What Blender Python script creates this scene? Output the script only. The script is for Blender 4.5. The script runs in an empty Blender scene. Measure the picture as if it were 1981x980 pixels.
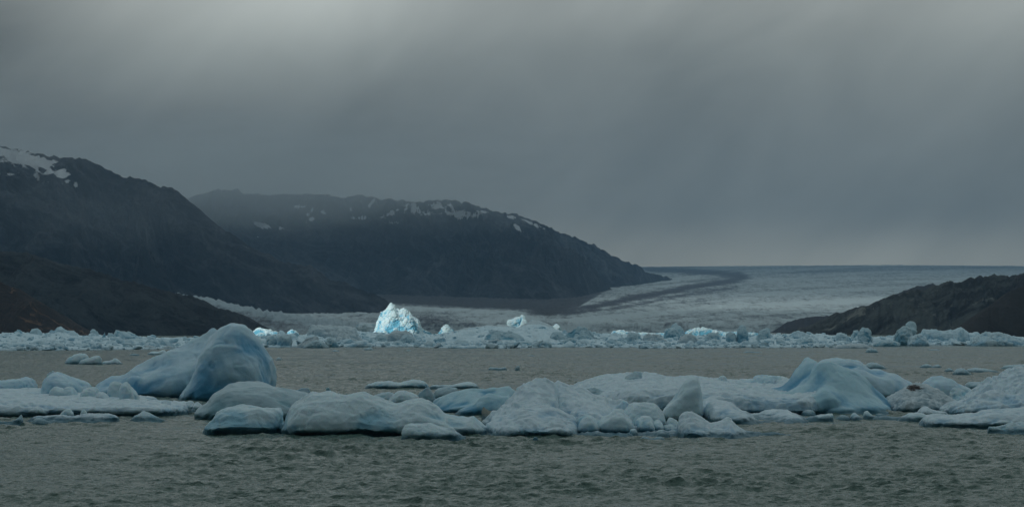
import bpy, bmesh, math, random
import numpy as np
from mathutils import Vector

# ------------------------------------------------------------------ camera, sky, sun, exposure
scene = bpy.context.scene
COL = scene.collection
FPX, CX, CY, HZ, CAMH = 4402.0, 990.5, 490.0, 632.0, 8.0      # focal length and horizon of the photograph in its pixels
PITCH = math.atan((HZ - CY) / FPX)
cam_data = bpy.data.cameras.new('camera')
cam = bpy.data.objects.new('camera', cam_data); COL.objects.link(cam)
cam_data.sensor_width = 36.0
cam_data.lens = 36.0 * FPX / 1981.0
cam_data.clip_start = 0.5
cam_data.clip_end = 120000
cam.location = (0, 0, CAMH)
cam.rotation_euler = (math.pi / 2 + PITCH, 0, 0)
scene.camera = cam

TO_SUN = Vector((-0.62, -0.62, 0.50)).normalized()
world = bpy.data.worlds.new("World"); scene.world = world
world.use_nodes = True
wn = world.node_tree.nodes; wl = world.node_tree.links
wn.clear()
w_sky = wn.new('ShaderNodeTexSky'); w_sky.sky_type = 'NISHITA'; w_sky.sun_disc = False
w_sky.sun_elevation = math.asin(TO_SUN.z)
w_sky.sun_rotation = math.atan2(TO_SUN.x, TO_SUN.y)
w_bg = wn.new('ShaderNodeBackground'); w_bg.inputs['Strength'].default_value = 0.1
w_out = wn.new('ShaderNodeOutputWorld')
wl.new(w_sky.outputs[0], w_bg.inputs[0]); wl.new(w_bg.outputs[0], w_out.inputs[0])
world.cycles.sampling_method = 'NONE'

sun_d = bpy.data.lights.new('sun', 'SUN'); sun_d.energy = 3.5; sun_d.angle = math.radians(0.5)
sun_d.color = (1.0, 0.96, 0.9)
sun = bpy.data.objects.new('sun', sun_d); COL.objects.link(sun)
sun.rotation_euler = TO_SUN.to_track_quat('Z', 'Y').to_euler()

scene.view_settings.view_transform = 'Standard'
scene.view_settings.look = 'None'
scene.view_settings.exposure = 0.0
scene.view_settings.gamma = 1.0
scene.cycles.max_bounces = 6
scene.cycles.diffuse_bounces = 3
scene.cycles.glossy_bounces = 2
scene.cycles.transmission_bounces = 2
scene.cycles.volume_bounces = 1
scene.cycles.transparent_max_bounces = 8
scene.cycles.use_denoising = True
SKY_LEVEL = 1.0

# ------------------------------------------------------------------ noise in numpy
def _hash(ix, iy, iz, seed):
    h = (ix * 374761393 + iy * 668265263 + iz * 2147483647 + seed * 1274126177) & 0xffffffff
    h = ((h ^ (h >> 13)) * 1274126177) & 0xffffffff
    h = ((h ^ (h >> 16)) * 2246822519) & 0xffffffff
    return h ^ (h >> 15)
_G = np.array([[1,1,0],[-1,1,0],[1,-1,0],[-1,-1,0],[1,0,1],[-1,0,1],[1,0,-1],[-1,0,-1],[0,1,1],[0,-1,1],[0,1,-1],[0,-1,-1],[1,1,0],[-1,1,0],[0,-1,1],[0,-1,-1]], dtype=np.float64)
def perlin(x, y, z=0.0, seed=0):
    x, y, z = np.broadcast_arrays(np.asarray(x, float), np.asarray(y, float), np.asarray(z, float))
    x = x + seed * 17.31; y = y + seed * 5.77
    xi = np.floor(x).astype(np.int64); yi = np.floor(y).astype(np.int64); zi = np.floor(z).astype(np.int64)
    xf, yf, zf = x - xi, y - yi, z - zi
    u = xf**3 * (xf * (xf * 6 - 15) + 10); v = yf**3 * (yf * (yf * 6 - 15) + 10); w = zf**3 * (zf * (zf * 6 - 15) + 10)
    out = 0.0
    for dx in (0, 1):
        wx = u if dx else 1 - u
        for dy in (0, 1):
            wy = v if dy else 1 - v
            for dz in (0, 1):
                wz = w if dz else 1 - w
                g = _G[_hash(xi + dx, yi + dy, zi + dz, seed) & 15]
                out = out + wx * wy * wz * (g[..., 0] * (xf - dx) + g[..., 1] * (yf - dy) + g[..., 2] * (zf - dz))
    return out
def fbm(x, y, z=0.0, oct=4, seed=0, gain=0.5):
    a, s, t = 1.0, 0.0, 0.0
    for k in range(oct):
        f = 2.03 ** k
        s = s + a * perlin(np.asarray(x) * f, np.asarray(y) * f, np.asarray(z) * f, seed + k); t += a; a *= gain
    return s / t * 1.6
def ridged(x, y, z=0.0, oct=4, seed=0, gain=0.5):
    a, s, t = 1.0, 0.0, 0.0
    for k in range(oct):
        f = 2.03 ** k
        s = s + a * (1 - 2.2 * np.abs(perlin(np.asarray(x) * f, np.asarray(y) * f, np.asarray(z) * f, seed + k))); t += a; a *= gain
    return s / t
def worley(p, seed=0):
    """distance to nearest and second nearest feature point, and the cell's random value"""
    c = np.floor(p).astype(np.int64); d1 = np.full(len(p), 9.0); d2 = np.full(len(p), 9.0); idv = np.zeros(len(p))
    for dx in (-1, 0, 1):
        for dy in (-1, 0, 1):
            for dz in (-1, 0, 1):
                q = c + np.array([dx, dy, dz])
                h = _hash(q[:, 0], q[:, 1], q[:, 2], seed)
                f = np.stack([(h & 1023) / 1023., ((h >> 10) & 1023) / 1023., ((h >> 20) & 1023) / 1023.], 1)
                dd = np.linalg.norm(q + f - p, axis=1)
                nw = dd < d1
                d2 = np.where(nw, d1, np.minimum(d2, dd)); idv = np.where(nw, (h & 255) / 255., idv); d1 = np.where(nw, dd, d1)
    return d1, d2, idv
def sstep(a, b, x):
    t = np.clip((x - a) / (b - a), 0, 1); return t * t * (3 - 2 * t)

# ------------------------------------------------------------------ where things of the photograph stand
CA, SA = math.cos(PITCH), math.sin(PITCH)
def place(px, py, d):
    """the point at forward distance d that the photograph shows at (px, py)"""
    u = (np.asarray(px, float) - CX) / FPX; v = (CY - np.asarray(py, float)) / FPX
    Y = CA - v * SA; Z = SA + v * CA
    return u * d / Y, d, CAMH + d * Z / Y
def dist(py, z=0.0):
    v = (CY - py) / FPX
    return (z - CAMH) / ((SA + v * CA) / (CA - v * SA))

# ------------------------------------------------------------------ object helpers
def tag(o, label=None, cat=None, group=None, kind=None):
    if label: o['label'] = label
    if cat: o['category'] = cat
    if group: o['group'] = group
    if kind: o['kind'] = kind
    return o
def raw_mesh(name, verts, faces, smooth=True):
    me = bpy.data.meshes.new(name)
    verts = np.ascontiguousarray(verts, dtype=np.float32)
    if isinstance(faces, np.ndarray):
        n, k = faces.shape
        me.vertices.add(len(verts)); me.vertices.foreach_set('co', verts.ravel())
        me.loops.add(n * k); me.loops.foreach_set('vertex_index', faces.astype(np.int32).ravel())
        me.polygons.add(n); me.polygons.foreach_set('loop_start', np.arange(0, n * k, k, dtype=np.int32))
        me.update(calc_edges=True)
    else:
        me.from_pydata([tuple(v) for v in verts], [], faces)
    if smooth: me.polygons.foreach_set('use_smooth', np.ones(len(me.polygons), dtype=bool))
    me.validate(); me.update()
    return me
def link(name, me, mat=None):
    o = bpy.data.objects.new(name, me); COL.objects.link(o)
    if mat is not None:
        me.materials.clear(); me.materials.append(mat)
    return o
def grid_faces(nr, nc):
    i = np.arange(nr - 1)[:, None] * nc + np.arange(nc - 1)[None, :]
    return np.stack([i, i + 1, i + nc + 1, i + nc], -1).reshape(-1, 4)
def set_attr(me, name, vals):
    a = me.attributes.new(name, 'FLOAT', 'POINT'); a.data.foreach_set('value', np.asarray(vals, dtype=np.float32).ravel())

class NT:
    """small node-tree writer"""
    def __init__(self, name):
        self.m = bpy.data.materials.new(name); self.m.use_nodes = True
        self.t = self.m.node_tree; self.t.nodes.clear()
    def n(self, typ, ins=None, **kw):
        nd = self.t.nodes.new('ShaderNode' + typ)
        for k, v in kw.items(): setattr(nd, k, v)
        for k, v in (ins or {}).items():
            s = nd.inputs[k]
            if isinstance(v, bpy.types.NodeSocket): self.t.links.new(v, s)
            elif isinstance(v, tuple) and len(v) == 3 and s.type == 'RGBA': s.default_value = (*v, 1)
            else: s.default_value = v
        return nd
    def math(self, op, a, b=None, c=None, clamp=False):
        ins = {0: a}
        if b is not None: ins[1] = b
        if c is not None: ins[2] = c
        return self.n('Math', ins, operation=op, use_clamp=clamp).outputs[0]
    def mix(self, fac, a, b):
        nd = self.n('Mix', data_type='RGBA')
        for s, v in ((nd.inputs[0], fac), (nd.inputs[6], a), (nd.inputs[7], b)):
            if isinstance(v, bpy.types.NodeSocket): self.t.links.new(v, s)
            elif isinstance(v, tuple): s.default_value = (*v, 1)
            else: s.default_value = v
        return nd.outputs[2]
    def noise(self, vec, scale, detail=4, rough=0.55, dist=0.0):
        return self.n('TexNoise', {'Vector': vec, 'Scale': scale, 'Detail': detail, 'Roughness': rough, 'Distortion': dist}).outputs[0]
    def step(self, x, a, b):
        nd = self.n('MapRange', {0: x, 1: a, 2: b, 3: 0.0, 4: 1.0}, interpolation_type='SMOOTHSTEP'); return nd.outputs[0]
    def out(self, surf=None, vol=None):
        o = self.n('OutputMaterial')
        if surf: self.t.links.new(surf, o.inputs[0])
        if vol: self.t.links.new(vol, o.inputs[1])
        return self.m

# ------------------------------------------------------------------ the sky: a low overcast dome with gaps that let the sun through
def make_sky():
    nt = NT('overcast')
    oc = nt.n('TexCoord').outputs['Object']
    nrm = nt.n('VectorMath', {0: oc}, operation='NORMALIZE').outputs[0]
    sx = nt.n('SeparateXYZ', {0: nrm})
    el = nt.math('ARCSINE', sx.outputs[2])                                  # elevation
    az = nt.math('ARCTAN2', sx.outputs[0], sx.outputs[1])                   # azimuth, 0 = ahead
    # soft cloud relief and slanting rain veils, in angular space
    slant = nt.math('ADD', az, nt.math('MULTIPLY', el, -0.85))
    vstreak = nt.n('CombineXYZ', {0: nt.math('MULTIPLY', slant, 26.0), 1: nt.math('MULTIPLY', el, 4.0), 2: 0.3}).outputs[0]
    streak = nt.noise(vstreak, 1.0, 4, 0.55, 1.1)
    vcl = nt.n('CombineXYZ', {0: nt.math('MULTIPLY', slant, 10.0), 1: nt.math('MULTIPLY', el, 11.0), 2: 4.2}).outputs[0]
    cl = nt.noise(vcl, 1.0, 5, 0.52, 0.9)
    vb = nt.n('CombineXYZ', {0: nt.math('MULTIPLY', az, 3.0), 1: nt.math('MULTIPLY', el, 7.0), 2: 1.7}).outputs[0]
    big = nt.noise(vb, 1.0, 2, 0.5, 0.2)
    edeg = nt.math('MULTIPLY', el, 57.2958)
    ramp = nt.n('ValToRGB', {0: nt.math('DIVIDE', edeg, 30.0)})
    cr = ramp.color_ramp; cr.interpolation = 'B_SPLINE'
    stops = SKY_STOPS
    while len(cr.elements) < len(stops): cr.elements.new(0.5)
    for e, (p, c) in zip(cr.elements, stops): e.position = p / 30.0; e.color = (*c, 1)
    # broad lighter opening up and to the left of the view, darker mass low left, lighter low right
    def blob(a0, e0, ra, re, slope=0.0):
        a = nt.math('SUBTRACT', az, math.radians(a0)); e = nt.math('SUBTRACT', el, math.radians(e0))
        if slope: a = nt.math('ADD', a, nt.math('MULTIPLY', e, slope))
        q = nt.math('ADD', nt.math('POWER', nt.math('DIVIDE', a, math.radians(ra)), 2.0), nt.math('POWER', nt.math('DIVIDE', e, math.radians(re)), 2.0))
        return nt.math('EXPONENT', nt.math('MULTIPLY', q, -1.0))
    k = nt.math('ADD', 1.0, nt.math('MULTIPLY', nt.math('SUBTRACT', streak, 0.5), 0.20))
    k = nt.math('ADD', k, nt.math('MULTIPLY', nt.math('SUBTRACT', cl, 0.5), 0.75))
    k = nt.math('ADD', k, nt.math('MULTIPLY', nt.math('SUBTRACT', big, 0.5), 0.2))
    for (a0, e0, ra, re, sl, amt) in SKY_BLOBS:
        k = nt.math('ADD', k, nt.math('MULTIPLY', blob(a0, e0, ra, re, sl), amt))
    # unseen sky behind the viewer dimmed, added to darken faces turned towards it
    hh = nt.math('MULTIPLY', sx.outputs[1], -1.0)
    k = nt.math('MULTIPLY', k, nt.math('SUBTRACT', 1.0, nt.math('MULTIPLY', nt.step(hh, -0.6, 0.75), 0.80)))
    col = nt.n('VectorMath', {0: ramp.outputs[0], 'Scale': k}, operation='SCALE').outputs[0]
    em = nt.n('Emission', {0: col, 1: SKY_LEVEL}).outputs[0]
    # gaps: where a sun ray through this point of the cloud would land on the lake and glacier
    pos = nt.n('SeparateXYZ', {0: nt.n('NewGeometry').outputs['Position']})
    gx = nt.math('SUBTRACT', pos.outputs[0], nt.math('MULTIPLY', pos.outputs[2], TO_SUN.x / TO_SUN.z))
    gy = nt.math('SUBTRACT', pos.outputs[1], nt.math('MULTIPLY', pos.outputs[2], TO_SUN.y / TO_SUN.z))
    gv = nt.n('CombineXYZ', {0: gx, 1: gy, 2: 0.0}).outputs[0]
    wob = nt.noise(gv, 0.004, 3, 0.5)
    gyw = nt.math('ADD', gy, nt.math('MULTIPLY', nt.math('SUBTRACT', wob, 0.5), 160.0))
    def band(y0, y1, s0, s1, x0, x1, sx_, yv=None):
        yv = yv or gy
        a = nt.math('MULTIPLY', nt.step(yv, y0, y0 + s0), nt.math('SUBTRACT', 1.0, nt.step(yv, y1, y1 + s1)))
        b = nt.math('MULTIPLY', nt.step(gx, x0, x0 + sx_), nt.math('SUBTRACT', 1.0, nt.step(gx, x1, x1 + sx_)))
        return nt.math('MULTIPLY', a, b)
    m = nt.math('MAXIMUM', band(1395, 1640, 15, 60, -180, -50, 20), nt.math('MULTIPLY', band(1395, 1640, 15, 60, -60, 160, 25), 0.5))                            # the beam on the lit iceberg
    for args, amt in GAPS:
        m = nt.math('MAXIMUM', m, nt.math('MULTIPLY', band(*args, yv=gyw), amt))
    tr = nt.n('BsdfTransparent').outputs[0]
    ms = nt.n('MixShader', {0: m, 1: em, 2: tr}).outputs[0]
    mat = nt.out(ms)
    mat.cycles.emission_sampling = 'NONE'
    # flattened dome
    nr, nc = 48, 96
    t = np.linspace(0, math.pi / 2 + 0.03, nr)
    R, H = 60000.0, 1500.0
    rr = R * np.sin(t) ** 1.0; zz = H * np.cos(t) ** 0.35 if False else H * np.sign(np.cos(t)) * np.abs(np.cos(t)) ** 0.5
    a = np.linspace(0, 2 * math.pi, nc + 1)[:-1]
    V = [(0, 0, H)]
    for i in range(1, nr):
        for j in range(nc): V.append((rr[i] * math.cos(a[j]), rr[i] * math.sin(a[j]), zz[i]))
    F = [(0, 1 + j, 1 + (j + 1) % nc) for j in range(nc)]
    for i in range(nr - 2):
        for j in range(nc):
            p = 1 + i * nc; q = p + nc
            F.append((p + j, q + j, q + (j + 1) % nc, p + (j + 1) % nc))
    me = raw_mesh('sky', np.array(V), F)
    o = link('sky', me, mat); tag(o, 'low dark overcast sky with rain veils', None, None, 'structure')
SKY_STOPS = [(0.0, (0.36, 0.355, 0.29)), (1.7, (0.32, 0.325, 0.275)), (3.0, (0.164, 0.182, 0.170)), (5.0, (0.158, 0.175, 0.168)),
             (7.0, (0.228, 0.250, 0.236)), (8.4, (0.330, 0.350, 0.328)), (14.0, (0.36, 0.395, 0.39)), (30.0, (0.45, 0.50, 0.50))]
SKY_BLOBS = [(-6.2, 8.4, 4.6, 2.4, -0.9, 0.62), (-11.0, 4.3, 5.0, 1.5, 0, -0.34), (9.5, 1.7, 6.0, 0.8, 0, 0.17), (9.5, 2.9, 4.0, 0.9, 0, -0.14), (12.2, 8.0, 2.0, 4.0, -0.4, 0.16), (-14.0, 7.2, 3.0, 2.6, 0, -0.46), (3.0, 6.6, 3.0, 1.2, 0.5, -0.14)]
GAPS = [((1420, 2300, 60, 200, 160, 900, 60), 0.32), ((3950, 4800, 400, 1200, 120, 900, 400), 0.34), ((1430, 1800, 40, 100, -480, -180, 30), 0.26)]
make_sky()

# ------------------------------------------------------------------ materials
def lin(r, g, b):
    f = lambda c: (c / 255 / 12.92) if c / 255 <= 0.04045 else ((c / 255 + 0.055) / 1.055) ** 2.4
    return (f(r), f(g), f(b))
def ice_mat(name, pale, blue, blueness=0.5, scale=0.25, bump=0.25, bscale=3.0, dirt=0.0, sss=0.0, band=0.9, rough=0.45, dscale=1.0, hole_dark=None):
    nt = NT(name)
    pos = nt.n('NewGeometry').outputs['Position']
    mp = nt.n('Mapping', {0: pos, 3: (1.0, 1.0, 2.2)}).outputs[0]
    n1 = nt.noise(mp, scale, 4, 0.6, 0.6)
    n2 = nt.noise(mp, scale * 4.3, 4, 0.6, 0.3)
    cr = nt.n('Attribute', attribute_name='crust').outputs['Fac']
    g = nt.math('ADD', nt.math('SUBTRACT', 1.0, cr), nt.math('MULTIPLY', nt.math('SUBTRACT', nt.math('ADD', nt.math('MULTIPLY', n1, 0.75), nt.math('MULTIPLY', n2, 0.25)), 0.5), 0.9))
    f = nt.step(g, 0.72 - 0.7 * blueness, 1.25 - 0.6 * blueness)
    c = nt.mix(f, pale, blue)
    if band > 0:                                                             # clear wet ice washed by the waves
        z = nt.n('SeparateXYZ', {0: pos}).outputs[2]
        zz = nt.math('ADD', z, nt.math('MULTIPLY', nt.math('SUBTRACT', n2, 0.5), 0.9))
        w = nt.math('SUBTRACT', 1.0, nt.step(zz, 0.12, 0.60))
        c = nt.mix(nt.math('MULTIPLY', w, band), c, (0.055, 0.17, 0.23))
    if hole_dark:  # dark of a hole put into the colour, no hollow is cut
        dd_ = nt.n('VectorMath', {0: nt.n('VectorMath', {0: pos, 1: hole_dark[0]}, operation='SUBTRACT').outputs[0], 1: hole_dark[1]}, operation='MULTIPLY').outputs[0]
        rr_ = nt.math('ADD', nt.n('VectorMath', {0: dd_}, operation='LENGTH').outputs['Value'], nt.math('MULTIPLY', nt.math('SUBTRACT', n2, 0.5), 2.2))
        c = nt.mix(nt.math('SUBTRACT', 1.0, nt.step(rr_, 0.55, 1.1)), c, (0.03, 0.028, 0.028))
    if dirt > 0:
        n3 = nt.noise(pos, 0.5 * dscale, 5, 0.7, 0.8)
        c = nt.mix(nt.math('MULTIPLY', nt.step(n3, 0.60, 0.74), dirt), c, (0.13, 0.12, 0.10))
    fine = nt.noise(pos, bscale, 5, 0.65)
    fine2 = nt.noise(pos, bscale * 6, 3, 0.6)
    h = nt.math('ADD', fine, nt.math('MULTIPLY', fine2, 0.25))
    bm = nt.n('Bump', {'Strength': bump, 'Distance': 0.6 / bscale * 1.5, 'Height': h}).outputs[0]
    ins = {'Base Color': c, 'Roughness': rough, 'Normal': bm, 'IOR': 1.31, 'Specular IOR Level': 0.35}
    if sss > 0:
        ins['Subsurface Weight'] = sss; ins['Subsurface Radius'] = (0.25, 0.7, 1.0); ins['Subsurface Scale'] = 0.6
    return nt.out(nt.n('BsdfPrincipled', ins).outputs[0])

def rock_mat(name, dark, light, scale, bump, dist_, snow=False, warm=None, patch=0.6, tilt=-28):
    nt = NT(name)
    pos = nt.n('NewGeometry').outputs['Position']
    mr = nt.n('Mapping', {0: pos, 2: (0.0, math.radians(tilt), 0.0)}).outputs[0]
    mp = nt.n('Mapping', {0: mr, 3: (0.45, 0.6, 1.5)}).outputs[0]
    n1 = nt.noise(mp, scale, 9, 0.74, 1.2)
    n2 = nt.noise(mp, scale * 0.22, 4, 0.6, 0.4)
    f = nt.math('ADD', nt.math('MULTIPLY', n1, 0.75), nt.math('MULTIPLY', n2, 0.35))
    c = nt.mix(nt.step(f, 0.47, 0.47 + 0.17 / max(patch, 0.1)), dark, light)
    if warm:
        n4 = nt.noise(mp, scale * 1.7, 5, 0.65, 1.0)
        c = nt.mix(nt.step(n4, 0.56, 0.66), c, warm)
    if snow:
        s = nt.n('Attribute', attribute_name='snow').outputs['Fac']
        ns = nt.noise(mp, scale * 2.2, 5, 0.65, 0.5)
        sm = nt.step(nt.math('ADD', s, nt.math('MULTIPLY', nt.math('SUBTRACT', ns, 0.5), 5.5)), 0.55, 0.75)
        sm = nt.math('MULTIPLY', sm, nt.step(s, 0.05, 0.30))
        c = nt.mix(sm, c, (0.58, 0.64, 0.68))
    bm = nt.n('Bump', {'Strength': bump, 'Distance': dist_, 'Height': n1}).outputs[0]
    return nt.out(nt.n('BsdfPrincipled', {'Base Color': c, 'Roughness': 0.9, 'Normal': bm, 'Specular IOR Level': 0.2}).outputs[0])

# ------------------------------------------------------------------ lake
def build_water():
    rng = np.random.default_rng(5)
    y = [2.0]
    while y[-1] < 84: y.append(y[-1] * 1.06 + 0.3)
    while y[-1] < 900: y.append(y[-1] + max(0.11, 0.00125 * y[-1]))
    while y[-1] < 4200: y.append(y[-1] * 1.01)
    y = np.array([-400.0, -60.0, -10.0] + y)
    tin = np.linspace(-0.275, 0.275, 520)
    tout = np.array([0.29, 0.32, 0.37, 0.45, 0.6, 0.9, 1.6, 3.5, 9, 30])
    t = np.concatenate([-tout[::-1], tin, tout])
    Y, T = np.meshgrid(y, t, indexing='ij')
    X = T * np.maximum(Y, 40.0)
    dx = np.zeros_like(X); dz = np.zeros_like(X); dy = np.zeros_like(X)
    cell = np.maximum(np.gradient(y), 0.05)[:, None] * np.ones_like(X)
    cellx = np.abs(np.gradient(t))[None, :] * np.maximum(Y, 40.0)
    wind = math.radians(200)
    for i in range(84):
        lam = 0.42 * (8.0 / 0.42) ** (rng.random() ** 1.35)
        th = wind + rng.normal(0, 0.62)
        k = 2 * math.pi / lam; kx, ky = k * math.sin(th), k * math.cos(th)
        amp = 0.0108 * lam ** 0.70 * (1.0 if lam < 2.2 else 0.62)
        # a wave fades out where the cells grow too coarse to carry it
        fade = sstep(0.55, 0.28, np.maximum(cell * abs(math.cos(th)), cellx * abs(math.sin(th))) / lam)
        ph = kx * X + ky * Y + rng.random() * 6.283
        dz += amp * fade * np.cos(ph); q = 0.95 * amp * fade
        dx -= q * math.sin(th) * np.sin(ph); dy -= q * math.cos(th) * np.sin(ph)
    gust = 0.75 + 0.5 * fbm(X / 25, Y / 40, 0.0, 2, 31)
    V = np.stack([X + dx * gust, Y + dy * gust, dz * gust], -1).reshape(-1, 3)
    me = raw_mesh('lake_water', V, grid_faces(len(y), len(t))[:, ::-1])
    nt = NT('glacial_water')
    pos = nt.n('NewGeometry').outputs['Position']
    dsq = nt.n('VectorMath', {0: pos}, operation='LENGTH').outputs['Value']
    n1 = nt.noise(pos, 1.3, 3, 0.55, 0.3); n2 = nt.noise(pos, 4.5, 3, 0.6, 0.3)
    n3 = nt.noise(nt.n('Mapping', {0: pos, 3: (1.0, 0.6, 1.0)}).outputs[0], 0.35, 4, 0.65, 0.3)
    h = nt.math('ADD', nt.math('MULTIPLY', n1, 0.55), nt.math('MULTIPLY', n2, 0.16))
    n5 = nt.noise(nt.n('Mapping', {0: pos, 3: (1.0, 0.16, 1.0)}).outputs[0], 0.75, 4, 0.65, 0.2)
    far = nt.math('ADD', 0.3, nt.math('MULTIPLY', nt.step(dsq, 150.0, 420.0), 1.7))
    h = nt.math('ADD', nt.math('MULTIPLY', h, 0.85), nt.math('ADD', nt.math('MULTIPLY', n3, 0.35), nt.math('MULTIPLY', n5, far)))
    bm = nt.n('Bump', {'Strength': 1.0, 'Distance': WATER_BUMP, 'Height': h}).outputs[0]
    mat = nt.out(nt.n('BsdfPrincipled', {'Base Color': (0.076, 0.150, 0.130), 'Roughness': 0.10, 'IOR': 1.33, 'Normal': bm, 'Specular IOR Level': 0.42}).outputs[0])
    o = link('lake_water', me, mat); tag(o, 'grey green choppy lake water', kind='structure')
WATER_BUMP = 0.8
build_water()

# ------------------------------------------------------------------ rock hills and mountains
def interp(pts, n, wig=0.0, seed=0, lo=None, hi=None):
    p = np.array(pts, float); xs = np.linspace(p[0, 0] if lo is None else lo, p[-1, 0] if hi is None else hi, n)
    return xs, np.interp(xs, p[:, 0], p[:, 1])
def mountain(name, label, ridge, dr, foot, mat, nc=420, nr=170, amp=60.0, scale=350.0, shape=0.9, jag=6.0, back=1500.0, seed=1, snow=None, gully=1.0, foot_z=None):
    """ridge: skyline points of the photograph; dr: (px, distance) of the ridge; foot: (px, distance) where the slope meets water or glacier"""
    xs, py = interp(ridge, nc)
    D = np.interp(xs, *np.array(dr, float).T); DF = np.interp(xs, *np.array(foot, float).T)
    rx, ry, rz = place(xs, py, D)
    rz = rz + (fbm(xs / 9.0, 0.3, 0, 4, seed) * jag + ridged(xs / 30.0, 0.9, 0, 3, seed + 9) * jag * 0.6 - jag * 0.3)
    fx = (xs - CX) / FPX * DF; fz = foot_z(fx, DF) if foot_z else np.full(nc, -6.0)
    v = np.concatenate([np.linspace(0, 1, nr), 1 + np.linspace(0.03, 1, 24)])
    V_, S = np.meshgrid(v, np.arange(nc), indexing='ij')
    f = np.clip(V_, 0, 1)
    X = fx[S] + (rx - fx)[S] * f; Y = DF[S] + (D - DF)[S] * f
    Z = fz[S] + (rz - fz)[S] * f ** shape
    bk = np.clip(V_ - 1, 0, 1)
    Y = Y + bk * back; Z = Z - bk ** 1.2 * (rz - fz)[S] * 0.9 - bk * 10
    win = np.sin(np.pi * np.clip(f, 0, 1)) ** 0.7 + 0.0
    # gullies that run down the slope and broad bluffs
    gx = X / scale; gy = Y / (scale * 2.4)
    wx = fbm(gx * 0.7, gy * 0.7, 0, 3, seed + 3) * 0.8
    rd = ridged((gx + wx) * 1.3, gy + wx, 0, 6, seed + 5, 0.55)
    bf = fbm(gx * 0.5, gy * 0.6, 0.5, 4, seed + 7)
    dz = amp * (rd * 0.75 * gully + bf * 0.9 - 0.25)
    fine = amp * 0.16 * (ridged(X / scale * 7, Z / scale * 9, Y / scale * 4, 5, seed + 11, 0.6))
    hfac = np.clip((rz - fz)[S] / (np.max(rz - fz) * 0.6), 0.12, 1)
    Z = Z + (dz * win + fine * (0.35 + 0.65 * win) * (V_ <= 1) - fine * 0.0) * hfac
    Y = Y - (amp * 0.8 * rd * win) * hfac
    # keep the slope from rising above its own skyline
    lim = CAMH + (rz[S] - CAMH) * (np.maximum(Y, 1) / D[S])
    Z = np.where(V_ < 1, np.minimum(Z, lim - (1 - f) * 2.0), np.minimum(Z, lim))
    me = raw_mesh(name, np.stack([X, Y, Z], -1).reshape(-1, 3), grid_faces(len(v), nc))
    if snow:
        PX = CX + X / Y * FPX; PY = HZ - (Z - CAMH) / Y * FPX
        s = np.zeros_like(PX)
        for (cx, cy, ax, ay, rot, st) in snow:
            a = math.radians(rot); ux = (PX - cx) * math.cos(a) + (PY - cy) * math.sin(a); uy = -(PX - cx) * math.sin(a) + (PY - cy) * math.cos(a)
            s = np.maximum(s, st * np.exp(-((ux / ax) ** 2 + (uy / ay) ** 2)))
        s = s * (1.0 + 0.25 * rd)
        set_attr(me, 'snow', s)
    o = link(name, me, mat); tag(o, label, kind='structure')
    return o

def glacier_z(X, D):
    """height of the ice field above the lake at forward distance D"""
    D = np.asarray(D, float)
    base = 0.0335 * (D - 3250) + 6
    cross = np.interp(np.asarray(X) / D, [-0.2, 0.05, 0.12, 0.165, 0.225, 0.35], [0.965, 0.97, 0.99, 1.0, 0.985, 0.93])
    return base * np.where(D > 6000, 1 + (cross - 1) * sstep(6000, 15000, D), 1.0)

m_far = rock_mat('grey_slate_rock', (0.004, 0.008, 0.013), (0.105, 0.120, 0.135), 0.010, 1.0, 40.0, snow=True)
m_mid = rock_mat('dark_slate_rock', (0.003, 0.006, 0.010), (0.100, 0.112, 0.122), 0.014, 1.0, 26.0, snow=True)
m_near = rock_mat('brown_rock', (0.002, 0.004, 0.006), (0.036, 0.046, 0.050), 0.03, 1.0, 12.0, patch=1.0)
m_warm = rock_mat('rusty_brown_rock', (0.012, 0.010, 0.009), (0.045, 0.034, 0.024), 0.05, 1.0, 8.0, warm=(0.12, 0.08, 0.05))
m_right = rock_mat('grey_green_rock', (0.001, 0.002, 0.002), (0.036, 0.046, 0.043), 0.035, 1.0, 9.0, warm=(0.10, 0.115, 0.105), tilt=35, patch=1.3)
m_black = rock_mat('black_rock', (0.002, 0.002, 0.002), (0.010, 0.012, 0.011), 0.05, 1.0, 4.0)
m_blue = rock_mat('blue_grey_rock', (0.014, 0.016, 0.022), (0.035, 0.032, 0.034), 0.04, 0.9, 5.0)

SN2 = [(575, 400, 16, 3, 0, 1.0), (600, 410, 9, 3, -40, 1), (625, 408, 5, 9, 20, 1), (505, 436, 18, 4, 8, 1.1), (498, 458, 9, 3, 5, .9), (545, 440, 8, 2, 5, .8),
       (680, 397, 3, 10, 10, 1), (718, 393, 12, 3, -60, 1), (760, 410, 22, 3, -25, 1), (785, 402, 4, 10, 20, .9), (805, 400, 14, 8, 10, 1), (845, 400, 18, 7, 15, 1.1), (830, 412, 26, 4, 5, 1), (875, 402, 14, 4, 50, 1.1),
       (900, 413, 34, 4, 0, 1.3), (940, 410, 14, 3, 5, 1.2), (885, 418, 12, 3, 25, 1), (990, 420, 12, 3, 0, 1), (1002, 440, 10, 3, 35, .9), (1040, 436, 24, 2.5, 22, 1.0), (700, 421, 18, 2, 0, .7), (770, 430, 20, 2, 0, .6), (600, 425, 8, 3, -30, .7)]
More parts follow.
